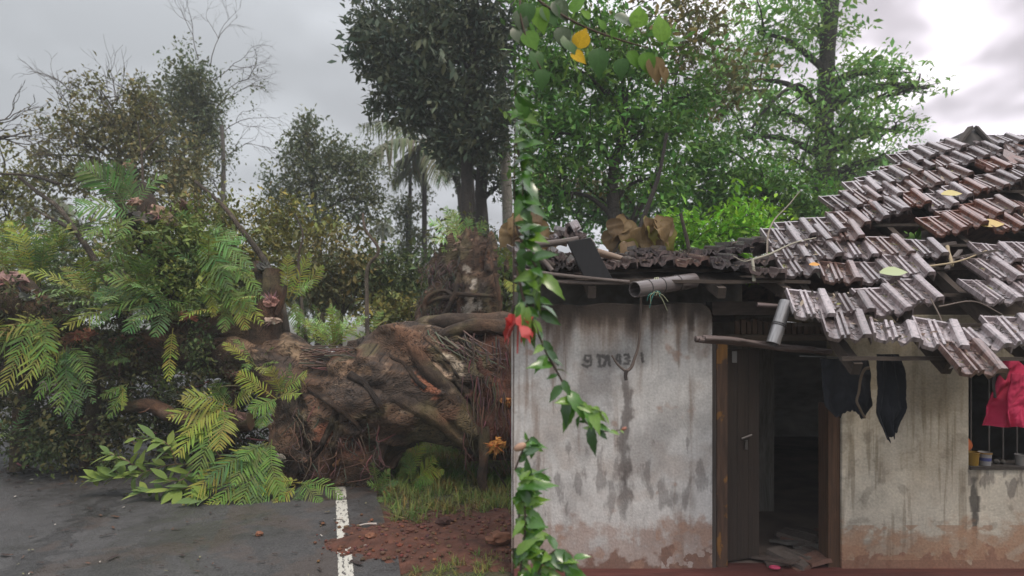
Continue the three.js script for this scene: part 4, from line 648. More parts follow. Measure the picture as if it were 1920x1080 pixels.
// twigs fallen on the roof
{
  const tw = (label, list, col) => single('fallen_twig', merge(list.map(([q, r0, r1]) => tube(pts(q), r0, r1, 5, 14, 0.4))), std({ color: rgb(...col) }), label, 'twig');
  tw('pale bare twig standing up from the low roof tiles', [[[[1438, 478, 4.35], [1440, 440, 4.4], [1452, 412, 4.5], [1478, 385, 4.6], [1500, 358, 4.7]], 0.008, 0.003]], [0.26, 0.22, 0.18]);
  tw('pale forked twig lying over the edge of the low roof', [[[[1414, 528, 4.0], [1413, 505, 4.05], [1411, 487, 4.1]], 0.011, 0.01], [[[1411, 487, 4.1], [1440, 478, 4.15], [1455, 471, 4.2], [1490, 455, 4.35], [1530, 446, 4.5]], 0.009, 0.004], [[[1411, 487, 4.1], [1395, 490, 4.1], [1375, 480, 4.15]], 0.005, 0.003]], [0.3, 0.28, 0.22]);
  tw('pale splintered twig lying over a hole in the tiles', [[[[1776, 462, 4.55], [1782, 485, 4.3], [1786, 498, 4.2]], 0.014, 0.01], [[[1740, 500, 4.2], [1790, 492, 4.2], [1850, 470, 4.35]], 0.008, 0.005]], [0.33, 0.26, 0.16]);
  tw('thin brown twigs tangled on the lower right tiles', [[[[1745, 560, 3.8], [1765, 600, 3.66], [1775, 640, 3.55]], 0.005, 0.003], [[[1660, 630, 3.6], [1720, 612, 3.65], [1800, 625, 3.6]], 0.004, 0.003], [[[1760, 575, 3.75], [1830, 566, 3.8], [1880, 590, 3.7]], 0.005, 0.003]], [0.14, 0.11, 0.09]);
  const lf = (x, y, d, L, col, label) => { const g = leafGeo(L, L * 0.6, 5, 0.15, 0.1); g.applyMatrix4(basisAt(P(x, y, d).add(V(-L / 2, 0.07, 0.05)), V(1, 0.08, 0.2), V(0, 0.8, 0.7))); single('fallen_leaf', g, leafMatFlat(col), label, 'leaf'); };
  const leafMatFlat = (c) => std({ color: rgb(...c), roughness: 0.5 });
  lf(1665, 532, 4.1, 0.17, [0.36, 0.42, 0.22], 'pale green fallen leaf lying on the middle rows of tiles');
  lf(1775, 382, 5.2, 0.16, [0.5, 0.42, 0.16], 'yellow fallen leaf lying on the upper tiles');
  lf(1845, 440, 4.8, 0.2, [0.5, 0.36, 0.12], 'large yellow leaf by the hole in the roof');
  lf(1520, 517, 4.15, 0.07, [0.55, 0.25, 0.03], 'small orange leaf among the tiles of the lower rows');
  lf(1690, 342, 5.9, 0.1, [0.45, 0.4, 0.12], 'small yellow leaf on the top rows of tiles');
  // green sprig growing in the hole
  const sp = thing('sprig', 'bright green leafy sprig showing in the roof hole', 'plant', P(1705, 468, 5.05)); const sg = leafGeo(0.085, 0.05, 3, 0.2, 0.2); for (let i = 0; i < 12; i++) placed('leaf', sg, leafMat(0.09, 0.2, 0.03), sp, basisAt(P(rr(1692, 1720), rr(444, 462), 5.0), randDir().add(V(0, 0.4, 0.3)), V(rr(-0.4, 0.4), 0.6, 0.8), rr(0.7, 1.2)));
  paintLeafFix(sg);
}
function paintLeafFix(g) { paint(g, [1, 1, 1]); }
// ---------------------------------------------------------------- the fallen tree
const fallen = thing('fallen_tree', 'huge uprooted tree lying across the road, overgrown with ferns', 'fallen tree', G(640, 905));
const woodMat = std({ vertexColors: true, map: withRepeat(barkMap, 2.2, 2.2), bumpMap: withRepeat(barkMap, 2.2, 2.2), bumpScale: 0.02, roughness: 0.85, color: rgb(1.2, 1.12, 1.05) });
const planarUV = (g, s = 0.7) => { const p = g.attributes.position, u = new Float32Array(p.count * 2); for (let i = 0; i < p.count; i++) { u[2 * i] = (p.getX(i) + p.getZ(i) * 0.4) * s * 0.45; u[2 * i + 1] = (p.getY(i) + p.getZ(i) * 0.8) * s; } g.setAttribute('uv', new THREE.BufferAttribute(u, 2)); return g; };
const barkTone = (x, y, z) => { const a = fbm(x * 1.3, y * 2.2, z * 2.2, 4), b = fbm(x * 4 + 9, y * 9, z * 9, 4), c = fbm(x * 2.1 + 20, y * 2.1, z * 2.1, 3); let q = [0.09, 0.058, 0.038]; const L = (t, k) => { q = q.map((v, i) => mix(v, k[i], clamp(t))); };
  L(smooth(0.02, 0.22, a), [0.14, 0.078, 0.048]); L(smooth(0.05, 0.22, c) * 0.7, [0.105, 0.1, 0.052]); L(smooth(-0.05, -0.25, a + b * 0.4), [0.055, 0.042, 0.034]); L(smooth(0.24, 0.36, b + c * 0.3) * 0.55, [0.2, 0.165, 0.13]); const k = 1 + b * 0.7; return q.map((v) => v * k); };
{
  const S = ([x, y, d, r]) => [P(x, y, d), r]; const chain = (list) => { const o = []; for (let i = 0; i + 1 < list.length; i++) { const [a, ra] = S(list[i]), [b, rb] = S(list[i + 1]); o.push([a, b, ra, rb]); } return o; };
  const B = [
    ...chain([[1010, 705, 7.3, 0.5], [880, 706, 7.0, 0.55], [800, 702, 6.95, 0.58], [735, 730, 6.88, 0.63], [660, 765, 6.85, 0.58], [590, 735, 7.05, 0.42], [530, 690, 7.2, 0.34], [470, 668, 7.3, 0.32], [400, 650, 7.4, 0.31], [340, 648, 7.4, 0.26], [250, 655, 7.4, 0.22], [120, 650, 7.35, 0.22], [-120, 640, 7.3, 0.22]]),
    ...chain([[735, 740, 6.95, 0.5], [665, 830, 6.8, 0.42], [625, 880, 6.75, 0.34]]), ...chain([[620, 770, 6.9, 0.4], [560, 840, 6.75, 0.32], [545, 890, 6.75, 0.2]]), ...chain([[700, 840, 6.8, 0.3], [690, 890, 6.75, 0.24]]),
    ...chain([[760, 660, 6.75, 0.16], [800, 710, 6.6, 0.2], [850, 760, 6.55, 0.18], [890, 815, 6.5, 0.15]]), ...chain([[700, 670, 6.7, 0.1], [740, 645, 6.7, 0.16], [790, 650, 6.7, 0.14]]),
    ...chain([[660, 715, 6.5, 0.08], [720, 745, 6.5, 0.13], [800, 785, 6.55, 0.14], [870, 815, 6.6, 0.14]]), ...chain([[590, 850, 6.5, 0.1], [640, 760, 6.45, 0.12], [690, 720, 6.5, 0.1]]),
  ];
  const core = bones(B, 0.16);
  const field = (x, y, z) => { const d = core(x, y, z); if (d > 0.25 || d < -0.3) return d; const big = x > -2.9 ? 1 : 0.55; const dir = x * 0.75 - y * 0.8; // grain runs along the buttresses
    const ridge = Math.abs(N3(dir * 0.9 + 4, (y + x * 0.7) * 2.7, z * 2.6)) - 0.22, r2 = fbm(x * 3, y * 6, z * 6, 3); return d + (ridge * 0.19 + r2 * 0.07 + fbm(x * 6, y * 14, z * 14, 3) * 0.05 + Math.abs(N3(x * 5 + y * 4, y * 13 + x * 4, z * 13)) * 0.03) * big - fbm(x * 1.1, y * 1.4, z * 1.4, 2) * 0.08 * big; };
  const g = planarUV(surfaceNets(field, V(-7.0, -0.08, -8.15), V(0.5, 2.05, -6.05), 0.029)); 
  const patches = [[800, 722, 34, 14, 0.65, [0.3, 0.13, 0.08]], [824, 698, 30, 10, 0.7, [0.32, 0.25, 0.19]], [852, 682, 26, 12, 0.8, [0.3, 0.27, 0.22]], [640, 690, 60, 14, 0.2, [0.17, 0.115, 0.075]], [610, 815, 22, 26, 0, [0.2, 0.085, 0.05]], [660, 840, 30, 20, 0, [0.14, 0.07, 0.05]], [455, 640, 40, 20, 0.1, [0.22, 0.15, 0.1]], [545, 650, 30, 20, 0.6, [0.2, 0.15, 0.1]]];
  paint(g, (x, y, z) => { let c = barkTone(x, y, z); const d = -z, px = 960 + x / d * K, py = HZ - (y - EYE) / d * K, n = fbm(x * 8, y * 14, z * 8, 4); for (const [a, b, rx, ry, an, col] of patches) { const u = px - a, v = py - b, e = 1 - Math.hypot((u * Math.cos(an) + v * Math.sin(an)) / rx, (v * Math.cos(an) - u * Math.sin(an)) / ry); const t = smooth(0, 0.25, e + n * 1.3) * (e > -0.6 ? 1 : 0); c = c.map((q, i) => mix(q, col[i] * (1 + n), t)); } return c; }); part('trunk', g, woodMat, fallen);
  const hit = (x, y, lift = 0) => { for (let d = 5.9; d < 8.2; d += 0.02) { const p = P(x, y, d); if (field(p.x, p.y, p.z) < 0) return d - lift; } return null; };
  const rootOn = (list, r0, r1, tone) => { const q = []; for (let i = 0; i + 1 < list.length; i++) for (let k = 0; k < 3; k++) { const x = mix(list[i][0], list[i + 1][0], k / 3), y = mix(list[i][1], list[i + 1][1], k / 3), h = hit(x, y, r0 * 0.35); if (h) q.push(P(x, y, h)); } if (q.length < 4) return; const w = tube(q, r0, r1, 8, q.length * 3, 0.4); paint(w, (a, b, c) => barkTone(a, b, c).map((v) => v * tone)); part('root', w, woodMat, fallen); };
  for (let i = 0; i < 4; i++) { const t = i / 3, x0 = mix(590, 800, t) + rr(-15, 15), y0 = mix(720, 640, t) + rr(-16, 24), dx = rr(60, 130), dy = dx * rr(0.7, 1.5); rootOn([[x0, y0], [x0 + dx * 0.35, y0 + dy * 0.25 + rr(-8, 8)], [x0 + dx * 0.7, y0 + dy * 0.62 + rr(-8, 8)], [x0 + dx, y0 + dy]], rr(0.012, 0.05), rr(0.008, 0.03), rr(0.7, 1.2)); }
  for (let i = 0; i < 5; i++) { const x0 = rr(560, 690), y0 = rr(720, 790), dx = rr(-50, 10), dy = rr(60, 130); rootOn([[x0, y0], [x0 + dx * 0.3, y0 + dy * 0.3], [x0 + dx * 0.8, y0 + dy * 0.65], [x0 + dx, y0 + dy]], rr(0.015, 0.045), rr(0.01, 0.03), rr(0.6, 1.2)); }
  // roots that wrap and bridge the butt
  const root = (list, r0, r1, tone = 1) => { const q = tube(pts(list), r0, r1, 9, list.length * 7, 0.35); paint(q, (x, y, z) => barkTone(x, y, z).map((v) => v * tone * 1.12)); part('root', q, woodMat, fallen); };
  root([[640, 706, 6.42], [655, 712, 6.36], [672, 735, 6.33], [705, 742, 6.33], [745, 748, 6.33], [790, 768, 6.34], [835, 795, 6.4], [878, 830, 6.46]], 0.062, 0.095, 1.35);
  root([[770, 616, 6.9], [800, 606, 6.8], [845, 602, 6.75], [900, 606, 6.75], [985, 608, 6.8]], 0.07, 0.12, 1.3); root([[812, 640, 6.6], [850, 620, 6.6], [900, 612, 6.65], [975, 622, 6.7]], 0.06, 0.1, 1.2);
  root([[766, 628, 6.62], [805, 640, 6.5], [835, 680, 6.42], [858, 715, 6.42], [878, 740, 6.45]], 0.035, 0.045, 1.35); root([[740, 630, 6.6], [775, 650, 6.48], [800, 690, 6.4], [840, 730, 6.4], [880, 790, 6.45]], 0.06, 0.1, 1.3);
  root([[690, 690, 6.45], [660, 760, 6.35], [625, 820, 6.35], [600, 890, 6.4]], 0.06, 0.085); root([[650, 740, 6.4], [600, 790, 6.4], [565, 850, 6.45], [548, 905, 6.5]], 0.05, 0.06); root([[735, 800, 6.45], [712, 850, 6.42], [695, 905, 6.5]], 0.05, 0.06, 0.8);
  root([[905, 800, 6.35], [908, 850, 6.3], [904, 900, 6.28], [910, 928, 6.28]], 0.06, 0.04, 0.9); root([[925, 875, 6.45], [945, 905, 6.4], [968, 945, 6.35]], 0.01, 0.008, 0.5);
  root([[820, 795, 6.6], [860, 822, 6.55], [905, 840, 6.5], [975, 850, 6.6]], 0.08, 0.1, 0.7);
  // stringy roots along the top of the log
  const fibres = []; for (let i = 0; i < 150; i++) { const x = rr(560, 700), y = mix(668, 690, (x - 560) / 140) + rr(-22, 18), d = rr(6.55, 6.95), L = rr(40, 130); fibres.push(paint(tube(pts([[x, y, d], [x + L * 0.4, y + rr(-6, 8), d - 0.02], [x + L * 0.8, y + rr(-14, 16), d]]), rr(0.004, 0.009), 0.003, 4, 6, 0, false), [0.13 * rr(0.6, 1.2), 0.088 * rr(0.7, 1.1), 0.06])); }
  for (let i = 0; i < 60; i++) { const x = rr(755, 880), y = rr(618, 660); fibres.push(paint(tube(pts([[x, y, 6.55], [x + rr(10, 40), y + rr(8, 30), 6.48], [x + rr(30, 80), y + rr(20, 80), 6.45]]), rr(0.005, 0.012), 0.004, 4, 7, 0, false), [0.16 * rr(0.6, 1.3), 0.12 * rr(0.7, 1.2), 0.09])); }
  for (let i = 0; i < 70; i++) { const x = rr(540, 720), y = rr(760, 880); fibres.push(paint(tube(pts([[x, y, 6.3], [x + rr(-20, 20), y + rr(10, 40), 6.25], [x + rr(-40, 30), y + rr(20, 70), 6.3]].map(([a, b, c]) => [a, Math.min(b, 905), c])), rr(0.004, 0.01), 0.003, 4, 7, 0, false), [0.09 * rr(0.6, 1.6), 0.06 * rr(0.7, 1.4), 0.05])); }
  part('root_fibres', merge(fibres), std({ vertexColors: true }), fallen, 'stuff');
  // root plate packed with red earth, behind the corner of the house
  const E = bones([[P(905, 690, 6.75), P(930, 800, 6.65), 0.3, 0.32], [P(935, 640, 6.9), P(985, 700, 6.9), 0.28, 0.4], [P(945, 790, 6.7), P(1010, 800, 6.8), 0.33, 0.42], [P(890, 800, 6.6), P(885, 845, 6.6), 0.14, 0.1]], 0.15);
  const rp = surfaceNets((x, y, z) => { const d = E(x, y, z); return d > 0.3 ? d : d + fbm(x * 4, y * 2.2, z * 4, 4) * 0.2 + Math.abs(N3(x * 9, y * 1.6, z * 9)) * 0.06; }, V(-1.1, -0.1, -7.6), V(0.8, 2.2, -5.9), 0.034);
  paint(rp, (x, y, z) => { const k = 0.8 + fbm(x * 7, y * 4, z * 7, 4) * 1.1, q = clamp(0.5 + fbm(x * 3, y * 3, z * 3 + 5, 3) * 1.5); return [mix(0.085, 0.14, q) * k, mix(0.042, 0.058, q) * k, mix(0.03, 0.037, q) * k]; }); planarUV(rp, 2); part('root_plate', rp, std({ vertexColors: true, bumpMap: grainBump, bumpScale: 0.02, roughness: 0.95 }), fallen);
  const hang = []; for (let i = 0; i < 190; i++) { const x = rr(868, 975), y = rr(620, 840), d = 6.36 + rr(-0.05, 0.12) - (y > 700 ? 0.02 : -0.12), L = rr(20, 90); hang.push(paint(tube(pts([[x, y, d], [x + rr(-5, 5), y + L * 0.5, d - 0.03], [x + rr(-24, 20), Math.min(y + L, 890), d]]), rr(0.003, 0.009), 0.002, 4, 6, 0, false), [0.1 * rr(0.6, 1.5), 0.06 * rr(0.6, 1.4), 0.045 * rr(0.7, 1.4)])); } part('hanging_roots', merge(hang), std({ vertexColors: true }), fallen, 'stuff');
  // torn wood: splinters round a raw patch
  const torn = (x, y, d, r, n, col, out = V(0, 0, 1)) => { col = col.map((v, i) => v * [0.82, 1.05, 1.1][i]); n = Math.round(n * 1.6); const c = P(x, y, d), l = []; const core2 = new THREE.IcosahedronGeometry(r * 0.7, 2); rough(core2, r * 1.5, 1.9 / r, x); core2.scale(rr(0.8, 1.5), rr(0.5, 0.9), 0.7); core2.rotateZ(rr(-0.8, 0.8)); core2.translate(c.x, c.y, c.z); l.push(paint(core2, (a, b, e) => col.map((v) => v * (0.7 + 0.8 * clamp(0.5 + fbm(a * 40, b * 12, e * 40, 3)))))); for (let i = 0; i < n; i++) { const dir = randDir().add(out).normalize(), L = r * rr(0.8, 1.6), g = new THREE.ConeGeometry(r * rr(0.05, 0.13), L, 4); g.translate(0, L / 2, 0); g.applyQuaternion(new THREE.Quaternion().setFromUnitVectors(V(0, 1, 0), dir)); g.translate(c.x, c.y, c.z); l.push(paint(g, col.map((v) => v * rr(0.6, 1.35)))); } part('torn_wood', merge(l), std({ vertexColors: true, roughness: 0.8 }), fallen); };
  torn(930, 836, 6.3, 0.1, 34, [0.5, 0.17, 0.035]); torn(952, 752, 6.4, 0.08, 16, [0.42, 0.14, 0.04]); torn(912, 927, 6.25, 0.03, 8, [0.5, 0.25, 0.1]); torn(570, 862, 6.3, 0.045, 8, [0.32, 0.15, 0.1]); torn(528, 858, 6.3, 0.05, 10, [0.24, 0.17, 0.13]); torn(630, 868, 6.35, 0.04, 8, [0.28, 0.11, 0.05]); torn(612, 812, 6.4, 0.05, 6, [0.22, 0.09, 0.05]);
  // standing broken limb with pink torn top
  const limb = (list, r0, r1, nm = 'limb', tone = 1, wob = 0.35) => { const q = tube(pts(list), r0, r1, 9, list.length * 6, wob); paint(q, (x, y, z) => { const c = barkTone(x, y, z), g = (c[0] + c[1] + c[2]) / 3; return nm === 'snapped_branch' ? c.map((v, i) => mix(v, g * [1.08, 1, 0.88][i], 0.75) * tone * 0.8) : c.map((v) => v * tone); }); part(nm, q, woodMat, fallen); };
  limb([[500, 660, 7.15], [496, 620, 7.1], [503, 580, 7.1], [508, 545, 7.1], [512, 505, 7.12]], 0.2, 0.1, 'broken_limb', 1.25); limb([[503, 560, 7.1], [488, 520, 7.15], [478, 492, 7.2]], 0.06, 0.05, 'broken_limb', 1.1); limb([[520, 590, 7.0], [530, 560, 7.0], [536, 535, 7.0]], 0.035, 0.02, 'broken_limb', 1.3);
  torn(509, 566, 6.97, 0.1, 22, [0.45, 0.19, 0.15], V(0, 1.2, 0.3)); torn(512, 600, 6.95, 0.09, 4, [0.4, 0.23, 0.17]); torn(497, 505, 7.1, 0.11, 14, [0.07, 0.055, 0.045], V(0, 1, 0)); 
  // big limb rising on the left, torn patches
  limb([[335, 650, 7.4], [320, 590, 7.35], [305, 520, 7.4], [290, 450, 7.5], [280, 395, 7.6], [262, 350, 7.7]], 0.26, 0.1, 'limb', 0.8); limb([[285, 430, 7.5], [330, 400, 7.4], [350, 380, 7.4]], 0.13, 0.07, 'limb', 0.9); limb([[300, 480, 7.4], [262, 440, 7.3], [240, 400, 7.2]], 0.14, 0.08, 'limb', 0.9);
  for (const [x, y, d, r, col] of [[252, 378, 7.1, 0.075, [0.34, 0.17, 0.12]], [300, 398, 7.15, 0.12, [0.36, 0.19, 0.13]], [318, 412, 7.15, 0.1, [0.3, 0.17, 0.12]], [306, 462, 7.1, 0.09, [0.42, 0.17, 0.1]], [275, 410, 7.2, 0.16, [0.16, 0.11, 0.09]], [352, 592, 7.0, 0.09, [0.48, 0.14, 0.09]], [150, 630, 7.0, 0.12, [0.42, 0.14, 0.08]], [170, 622, 6.98, 0.08, [0.5, 0.17, 0.1]], [130, 640, 7.0, 0.1, [0.36, 0.15, 0.09]], [222, 635, 7.0, 0.08, [0.26, 0.1, 0.06]], [248, 660, 7.05, 0.06, [0.4, 0.24, 0.1]], [18, 530, 6.9, 0.2, [0.32, 0.15, 0.13]], [45, 555, 6.9, 0.14, [0.24, 0.2, 0.17]], [445, 700, 6.9, 0.07, [0.2, 0.08, 0.06]], [440, 778, 6.45, 0.1, [0.26, 0.12, 0.09]], [240, 310, 7.6, 0.07, [0.3, 0.16, 0.1]]]) torn(x, y, d, r, 10, col);
  limb([[-60, 600, 7.0], [20, 560, 7.0], [80, 600, 7.1], [140, 650, 7.2]], 0.28, 0.2, 'limb', 0.85); limb([[-40, 700, 7.1], [80, 690, 7.15], [200, 685, 7.2], [330, 680, 7.3]], 0.16, 0.14, 'limb', 0.6); limb([[230, 765, 6.9], [280, 760, 6.85], [330, 780, 6.8], [400, 800, 6.8], [470, 790, 6.8]], 0.07, 0.1, 'limb', 1.1); limb([[390, 620, 7.2], [440, 612, 7.15], [490, 640, 7.2]], 0.17, 0.2, 'limb', 1.3);
  limb([[180, 720, 7.2], [170, 800, 7.1], [160, 880, 6.9]], 0.09, 0.06, 'limb', 0.6); limb([[60, 690, 7.2], [40, 780, 7.1], [30, 885, 6.95]], 0.1, 0.07, 'limb', 0.6); limb([[450, 690, 7.2], [430, 780, 7.1], [415, 885, 6.9]], 0.1, 0.07, 'limb', 0.6);
  // pale snapped branches sticking out behind
  limb([[240, 640, 7.4], [205, 540, 7.5], [172, 478, 7.6], [150, 445, 7.6], [110, 390, 7.7], [70, 360, 7.8], [36, 332, 7.9]], 0.045, 0.02, 'snapped_branch', 2.3, 0.2); limb([[134, 430, 7.6], [100, 412, 7.6], [60, 390, 7.7]], 0.024, 0.01, 'snapped_branch', 2.6, 0.2); limb([[540, 640, 7.4], [520, 540, 7.6], [490, 480, 7.8], [452, 430, 7.8], [420, 388, 7.9], [366, 340, 8.0]], 0.05, 0.02, 'snapped_branch', 2.2, 0.2); limb([[110, 345, 7.7], [60, 330, 7.8], [-20, 325, 7.9]], 0.025, 0.012, 'snapped_branch', 1.7, 0.2); limb([[268, 360, 7.9], [266, 300, 8.1], [258, 230, 8.3]], 0.018, 0.006, 'snapped_branch', 1.8, 0.2); limb([[264, 290, 8], [295, 258, 8.2], [318, 236, 8.3]], 0.012, 0.005, 'snapped_branch', 2, 0.2); limb([[690, 660, 7.6], [688, 560, 7.9], [690, 500, 8.0], [710, 470, 8.0], [685, 430, 8.0], [680, 400, 8.1]], 0.03, 0.014, 'snapped_branch', 2.6, 0.2); limb([[575, 650, 7.5], [565, 560, 7.9], [560, 480, 8], [568, 440, 8], [552, 400, 8.1]], 0.02, 0.01, 'snapped_branch', 2.4, 0.2);
  const sticks = []; for (let i = 0; i < 90; i++) { const x = rr(-10, 560), y = rr(690, 885), d = rr(6.75, 7.2); const dir = V(rr(-1, 1), rr(-0.35, 0.35), rr(-0.2, 0.2)).multiplyScalar(rr(0.15, 0.6)), a = P(x, y, d); const e = a.clone().add(dir); e.y = Math.max(0.01, e.y); sticks.push(paint(tube([a, a.clone().lerp(e, 0.5).add(V(0, rr(-0.03, 0.03), 0)), e], rr(0.004, 0.012), 0.003, 4, 5, 0, false), [0.09 * rr(0.5, 2), 0.065 * rr(0.6, 1.8), 0.05])); } part('broken_twigs', merge(sticks), std({ vertexColors: true }), fallen, 'stuff');
  // dead leaves on the log; dark clumps beneath added to fill in its shade
  crown(fallen, [[80, 590, 90, 60, 7.0, 60], [250, 620, 120, 40, 7.1, 60], [150, 700, 170, 60, 7.05, 120], [400, 720, 90, 60, 7.0, 60], [120, 800, 170, 70, 7.05, 110], [330, 800, 120, 60, 7.1, 60], [60, 780, 130, 110, 7.8, 230], [230, 790, 130, 110, 7.8, 230], [400, 790, 130, 110, 7.8, 230], [520, 800, 80, 90, 7.8, 120], [-60, 760, 90, 120, 7.7, 90], [150, 840, 260, 45, 7.3, 160], [400, 850, 160, 40, 7.3, 110]], { set: 'small', mat: leafMat(0.042, 0.047, 0.023, { transmission: 0.1, roughness: 1 }), scale: 0.7, gap: 0.0, tint: 0.5, name: 'leaves_and_shade_fill' });
  // climbing leaves over the rising limb and hanging from the log
  crown(fallen, [[270, 470, 60, 60, 7.35, 60], [340, 470, 60, 70, 7.3, 90], [310, 540, 70, 50, 7.2, 80], [370, 560, 60, 40, 7.2, 50], [400, 480, 60, 50, 7.4, 50], [350, 420, 50, 40, 7.4, 40]], { set: 'small', mat: leafMat(0.13, 0.175, 0.05), scale: 0.75, gap: 0.0, tint: 0.35, name: 'climbing_leaves' });
  crown(fallen, [[378, 650, 22, 45, 6.95, 26], [60, 840, 100, 40, 6.85, 60], [200, 870, 90, 20, 6.8, 20], [330, 720, 40, 40, 7.0, 20]], { set: 'small', mat: leafMat(0.06, 0.09, 0.032), scale: 0.6, gap: 0, tint: 0.4, name: 'climbing_leaves' });
}
// second stump behind the butt, lichen on it, ferns on top
{
  const st = thing('broken_stump', 'tall broken stump with white lichen patches standing behind the roots', 'stump', P(880, 720, 8.2).setY(0));
  const C = bones([[V(-0.4, -0.1, -8.3), P(884, 560, 8.25), 0.34, 0.38], [P(884, 560, 8.25), P(884, 492, 8.3), 0.37, 0.36], [P(815, 600, 8.2), P(838, 520, 8.3), 0.24, 0.2], [P(838, 520, 8.3), P(855, 478, 8.3), 0.2, 0.12], [P(915, 490, 8.25), P(918, 470, 8.25), 0.12, 0.07]], 0.1);
  const g = surfaceNets((x, y, z) => { const d = C(x, y, z); return d > 0.3 ? d : d + Math.abs(N3(x * 7, y * 1.0, z * 7)) * 0.13 + fbm(x * 8, y * 8, z * 8, 3) * 0.1 - 0.03 + (y > 2.35 ? fbm(x * 9, 1, z * 9, 3) * 0.5 : 0); }, V(-1.75, -0.1, -9.1), V(0.25, 3.1, -7.5), 0.035); planarUV(g);
  paint(g, (x, y, z) => { const d = -z, px = 960 + x / d * K, py = HZ - (y - EYE) / d * K; let c = barkTone(x, y, z).map((v) => v * 0.85); const n = fbm(x * 9, y * 9, z * 9, 4); const pale = Math.max(1 - Math.hypot((px - 884) / 24, (py - 577) / 26), 1 - Math.hypot((px - 887) / 12, (py - 533) / 10), 0.8 - Math.hypot((px - 872) / 14, (py - 505) / 12)) - 0.15; if (px > 850) { const t = smooth(0.05, 0.2, pale + n * 1.9) * (pale > -0.1 ? 1 : 0); c = c.map((v, i) => mix(v, [0.42, 0.41, 0.38][i], t)); } const o = smooth(0.1, 0.4, 0.6 - Math.hypot((px - 916) / 22, (py - 490) / 28) + n * 1.6) * 0.7; return c.map((v, i) => mix(v, [0.3, 0.16, 0.1][i], o)); });
  part('trunk', g, woodMat, st);
  for (const l of [[[795, 600, 7.9], [800, 560, 7.85], [830, 545, 7.85], [858, 560, 7.8]], [[820, 605, 7.85], [838, 580, 7.8], [852, 552, 7.8], [858, 530, 7.85]], [[790, 575, 7.9], [822, 560, 7.85], [860, 556, 7.8]], [[930, 520, 7.95], [936, 560, 7.9], [930, 605, 7.9]], [[842, 520, 7.95], [860, 515, 7.9], [850, 545, 7.85]], [[856, 552, 7.8], [890, 553, 7.78], [925, 555, 7.85]]]) { const q = tube(pts(l), 0.03, 0.026, 7, 16, 0.4); paint(q, (x, y, z) => barkTone(x, y, z).map((v) => v * 1.1)); part('root', q, woodMat, st); }
  const fz = []; for (let i = 0; i < 160; i++) { const x = rr(785, 862), y = rr(480, 600); fz.push(paint(tube(pts([[x, y, 7.92], [x + rr(-14, 10), y + rr(2, 18), 7.86], [x + rr(-24, 20), y + rr(8, 34), 7.9]]), 0.006, 0.002, 4, 5, 0, false), [0.09 * rr(0.5, 1.4), 0.07 * rr(0.6, 1.3), 0.055])); } part('root_fibres', merge(fz), std({ vertexColors: true }), st, 'stuff');
  const tops = []; for (const [x, y, r] of [[890, 447, 0.06], [860, 456, 0.08], [905, 455, 0.07], [875, 462, 0.1], [920, 478, 0.07], [914, 500, 0.06], [862, 440, 0.03]]) { const q = new THREE.IcosahedronGeometry(r, 2); rough(q, r * 1.6, 1.9 / r, x); q.scale(1.3, 0.6, 1); q.rotateZ(rr(-0.6, 0.6)); const c = P(x, y + 6, 8.1); q.translate(c.x, c.y, c.z); tops.push(paint(q, (a, b, e) => [0.2, 0.135, 0.1].map((v) => v * (0.6 + 0.9 * clamp(0.5 + fbm(a * 25, b * 25, e * 25, 3)))))); } part('rotten_top', merge(tops), std({ vertexColors: true }), st);
}
// ---------------------------------------------------------------- ferns on and about the fallen tree
const FL = 'ferns growing on the fallen tree';
fern('olive fern with long arching fronds hanging over the left end of the log', FL, 95, 600, 6.85, [[4, 735, 6.45, 0.28, 0.22, 'olive'], [45, 725, 6.4, 0.3, 0.22, 'lime'], [90, 700, 6.45, 0.25, 0.2, 'mid'], [-20, 640, 6.5, 0.3, 0.22, 'olive'], [20, 690, 6.5, 0.4, 0.18, 'mid'], [-40, 700, 6.6, 0.3, 0.2, 'mid']], { lw: 0.4 });
fern('dark drooping fern under the left end of the log', FL, 125, 650, 6.75, [[70, 745, 6.5, 0.15, 0.16, 'mid'], [108, 772, 6.45, 0.12, 0.18, 'mid'], [150, 775, 6.5, 0.12, 0.16, 'deep'], [175, 752, 6.55, 0.12, 0.14, 'deep'], [165, 715, 6.5, 0.2, 0.15, 'mid'], [60, 700, 6.5, 0.2, 0.14, 'olive'], [130, 800, 6.5, 0.05, 0.12, 'deep']]);
fern('single bright frond hanging straight down from the log', FL, 322, 610, 6.9, [[316, 712, 6.7, 0.05, 0.12, 'lime']], { face: V(0.1, 0.2, 1) });
fern('small two-frond fern hanging below the log', FL, 236, 720, 6.8, [[204, 782, 6.6, 0.06, 0.11, 'mid'], [186, 745, 6.6, 0.15, 0.09, 'mid'], [228, 768, 6.6, 0.02, 0.07, 'lime']]);
fernBurst('lush upright fern above the left end of the log', FL, 70, 540, 7.4, 16, 0.75, { c: ['mid', 'lime', 'deep'], up: 0.9, w: 0.26 });
fernBurst('yellow green fern beside the lush upright fern at the left end', FL, 5, 520, 7.5, 9, 0.75, { c: ['lime', 'pale', 'olive'], up: 0.9 });
fern('tall fern with broad fronds spreading high on the rising limb', FL, 248, 400, 7.2, [[150, 312, 6.9, 0.16, 0.26, 'blue'], [135, 390, 6.8, 0.16, 0.24, 'blue'], [165, 445, 6.8, 0.12, 0.24, 'mid'], [205, 305, 7.1, 0.05, 0.2, 'blue'], [215, 450, 6.8, 0.06, 0.16, 'mid'], [310, 330, 7.2, 0.2, 0.16, 'blue'], [205, 500, 6.9, 0.1, 0.18, 'mid'], [240, 300, 7.4, 0, 0.16, 'deep']], { face: V(-0.2, 0.4, 0.9), lw: 0.42 });
fernBurst('wide spreading fern below the rising limb', FL, 235, 575, 7.05, 15, 0.75, { c: ['mid', 'deep', 'mid', 'lime'], up: 0.25, w: 0.27 });
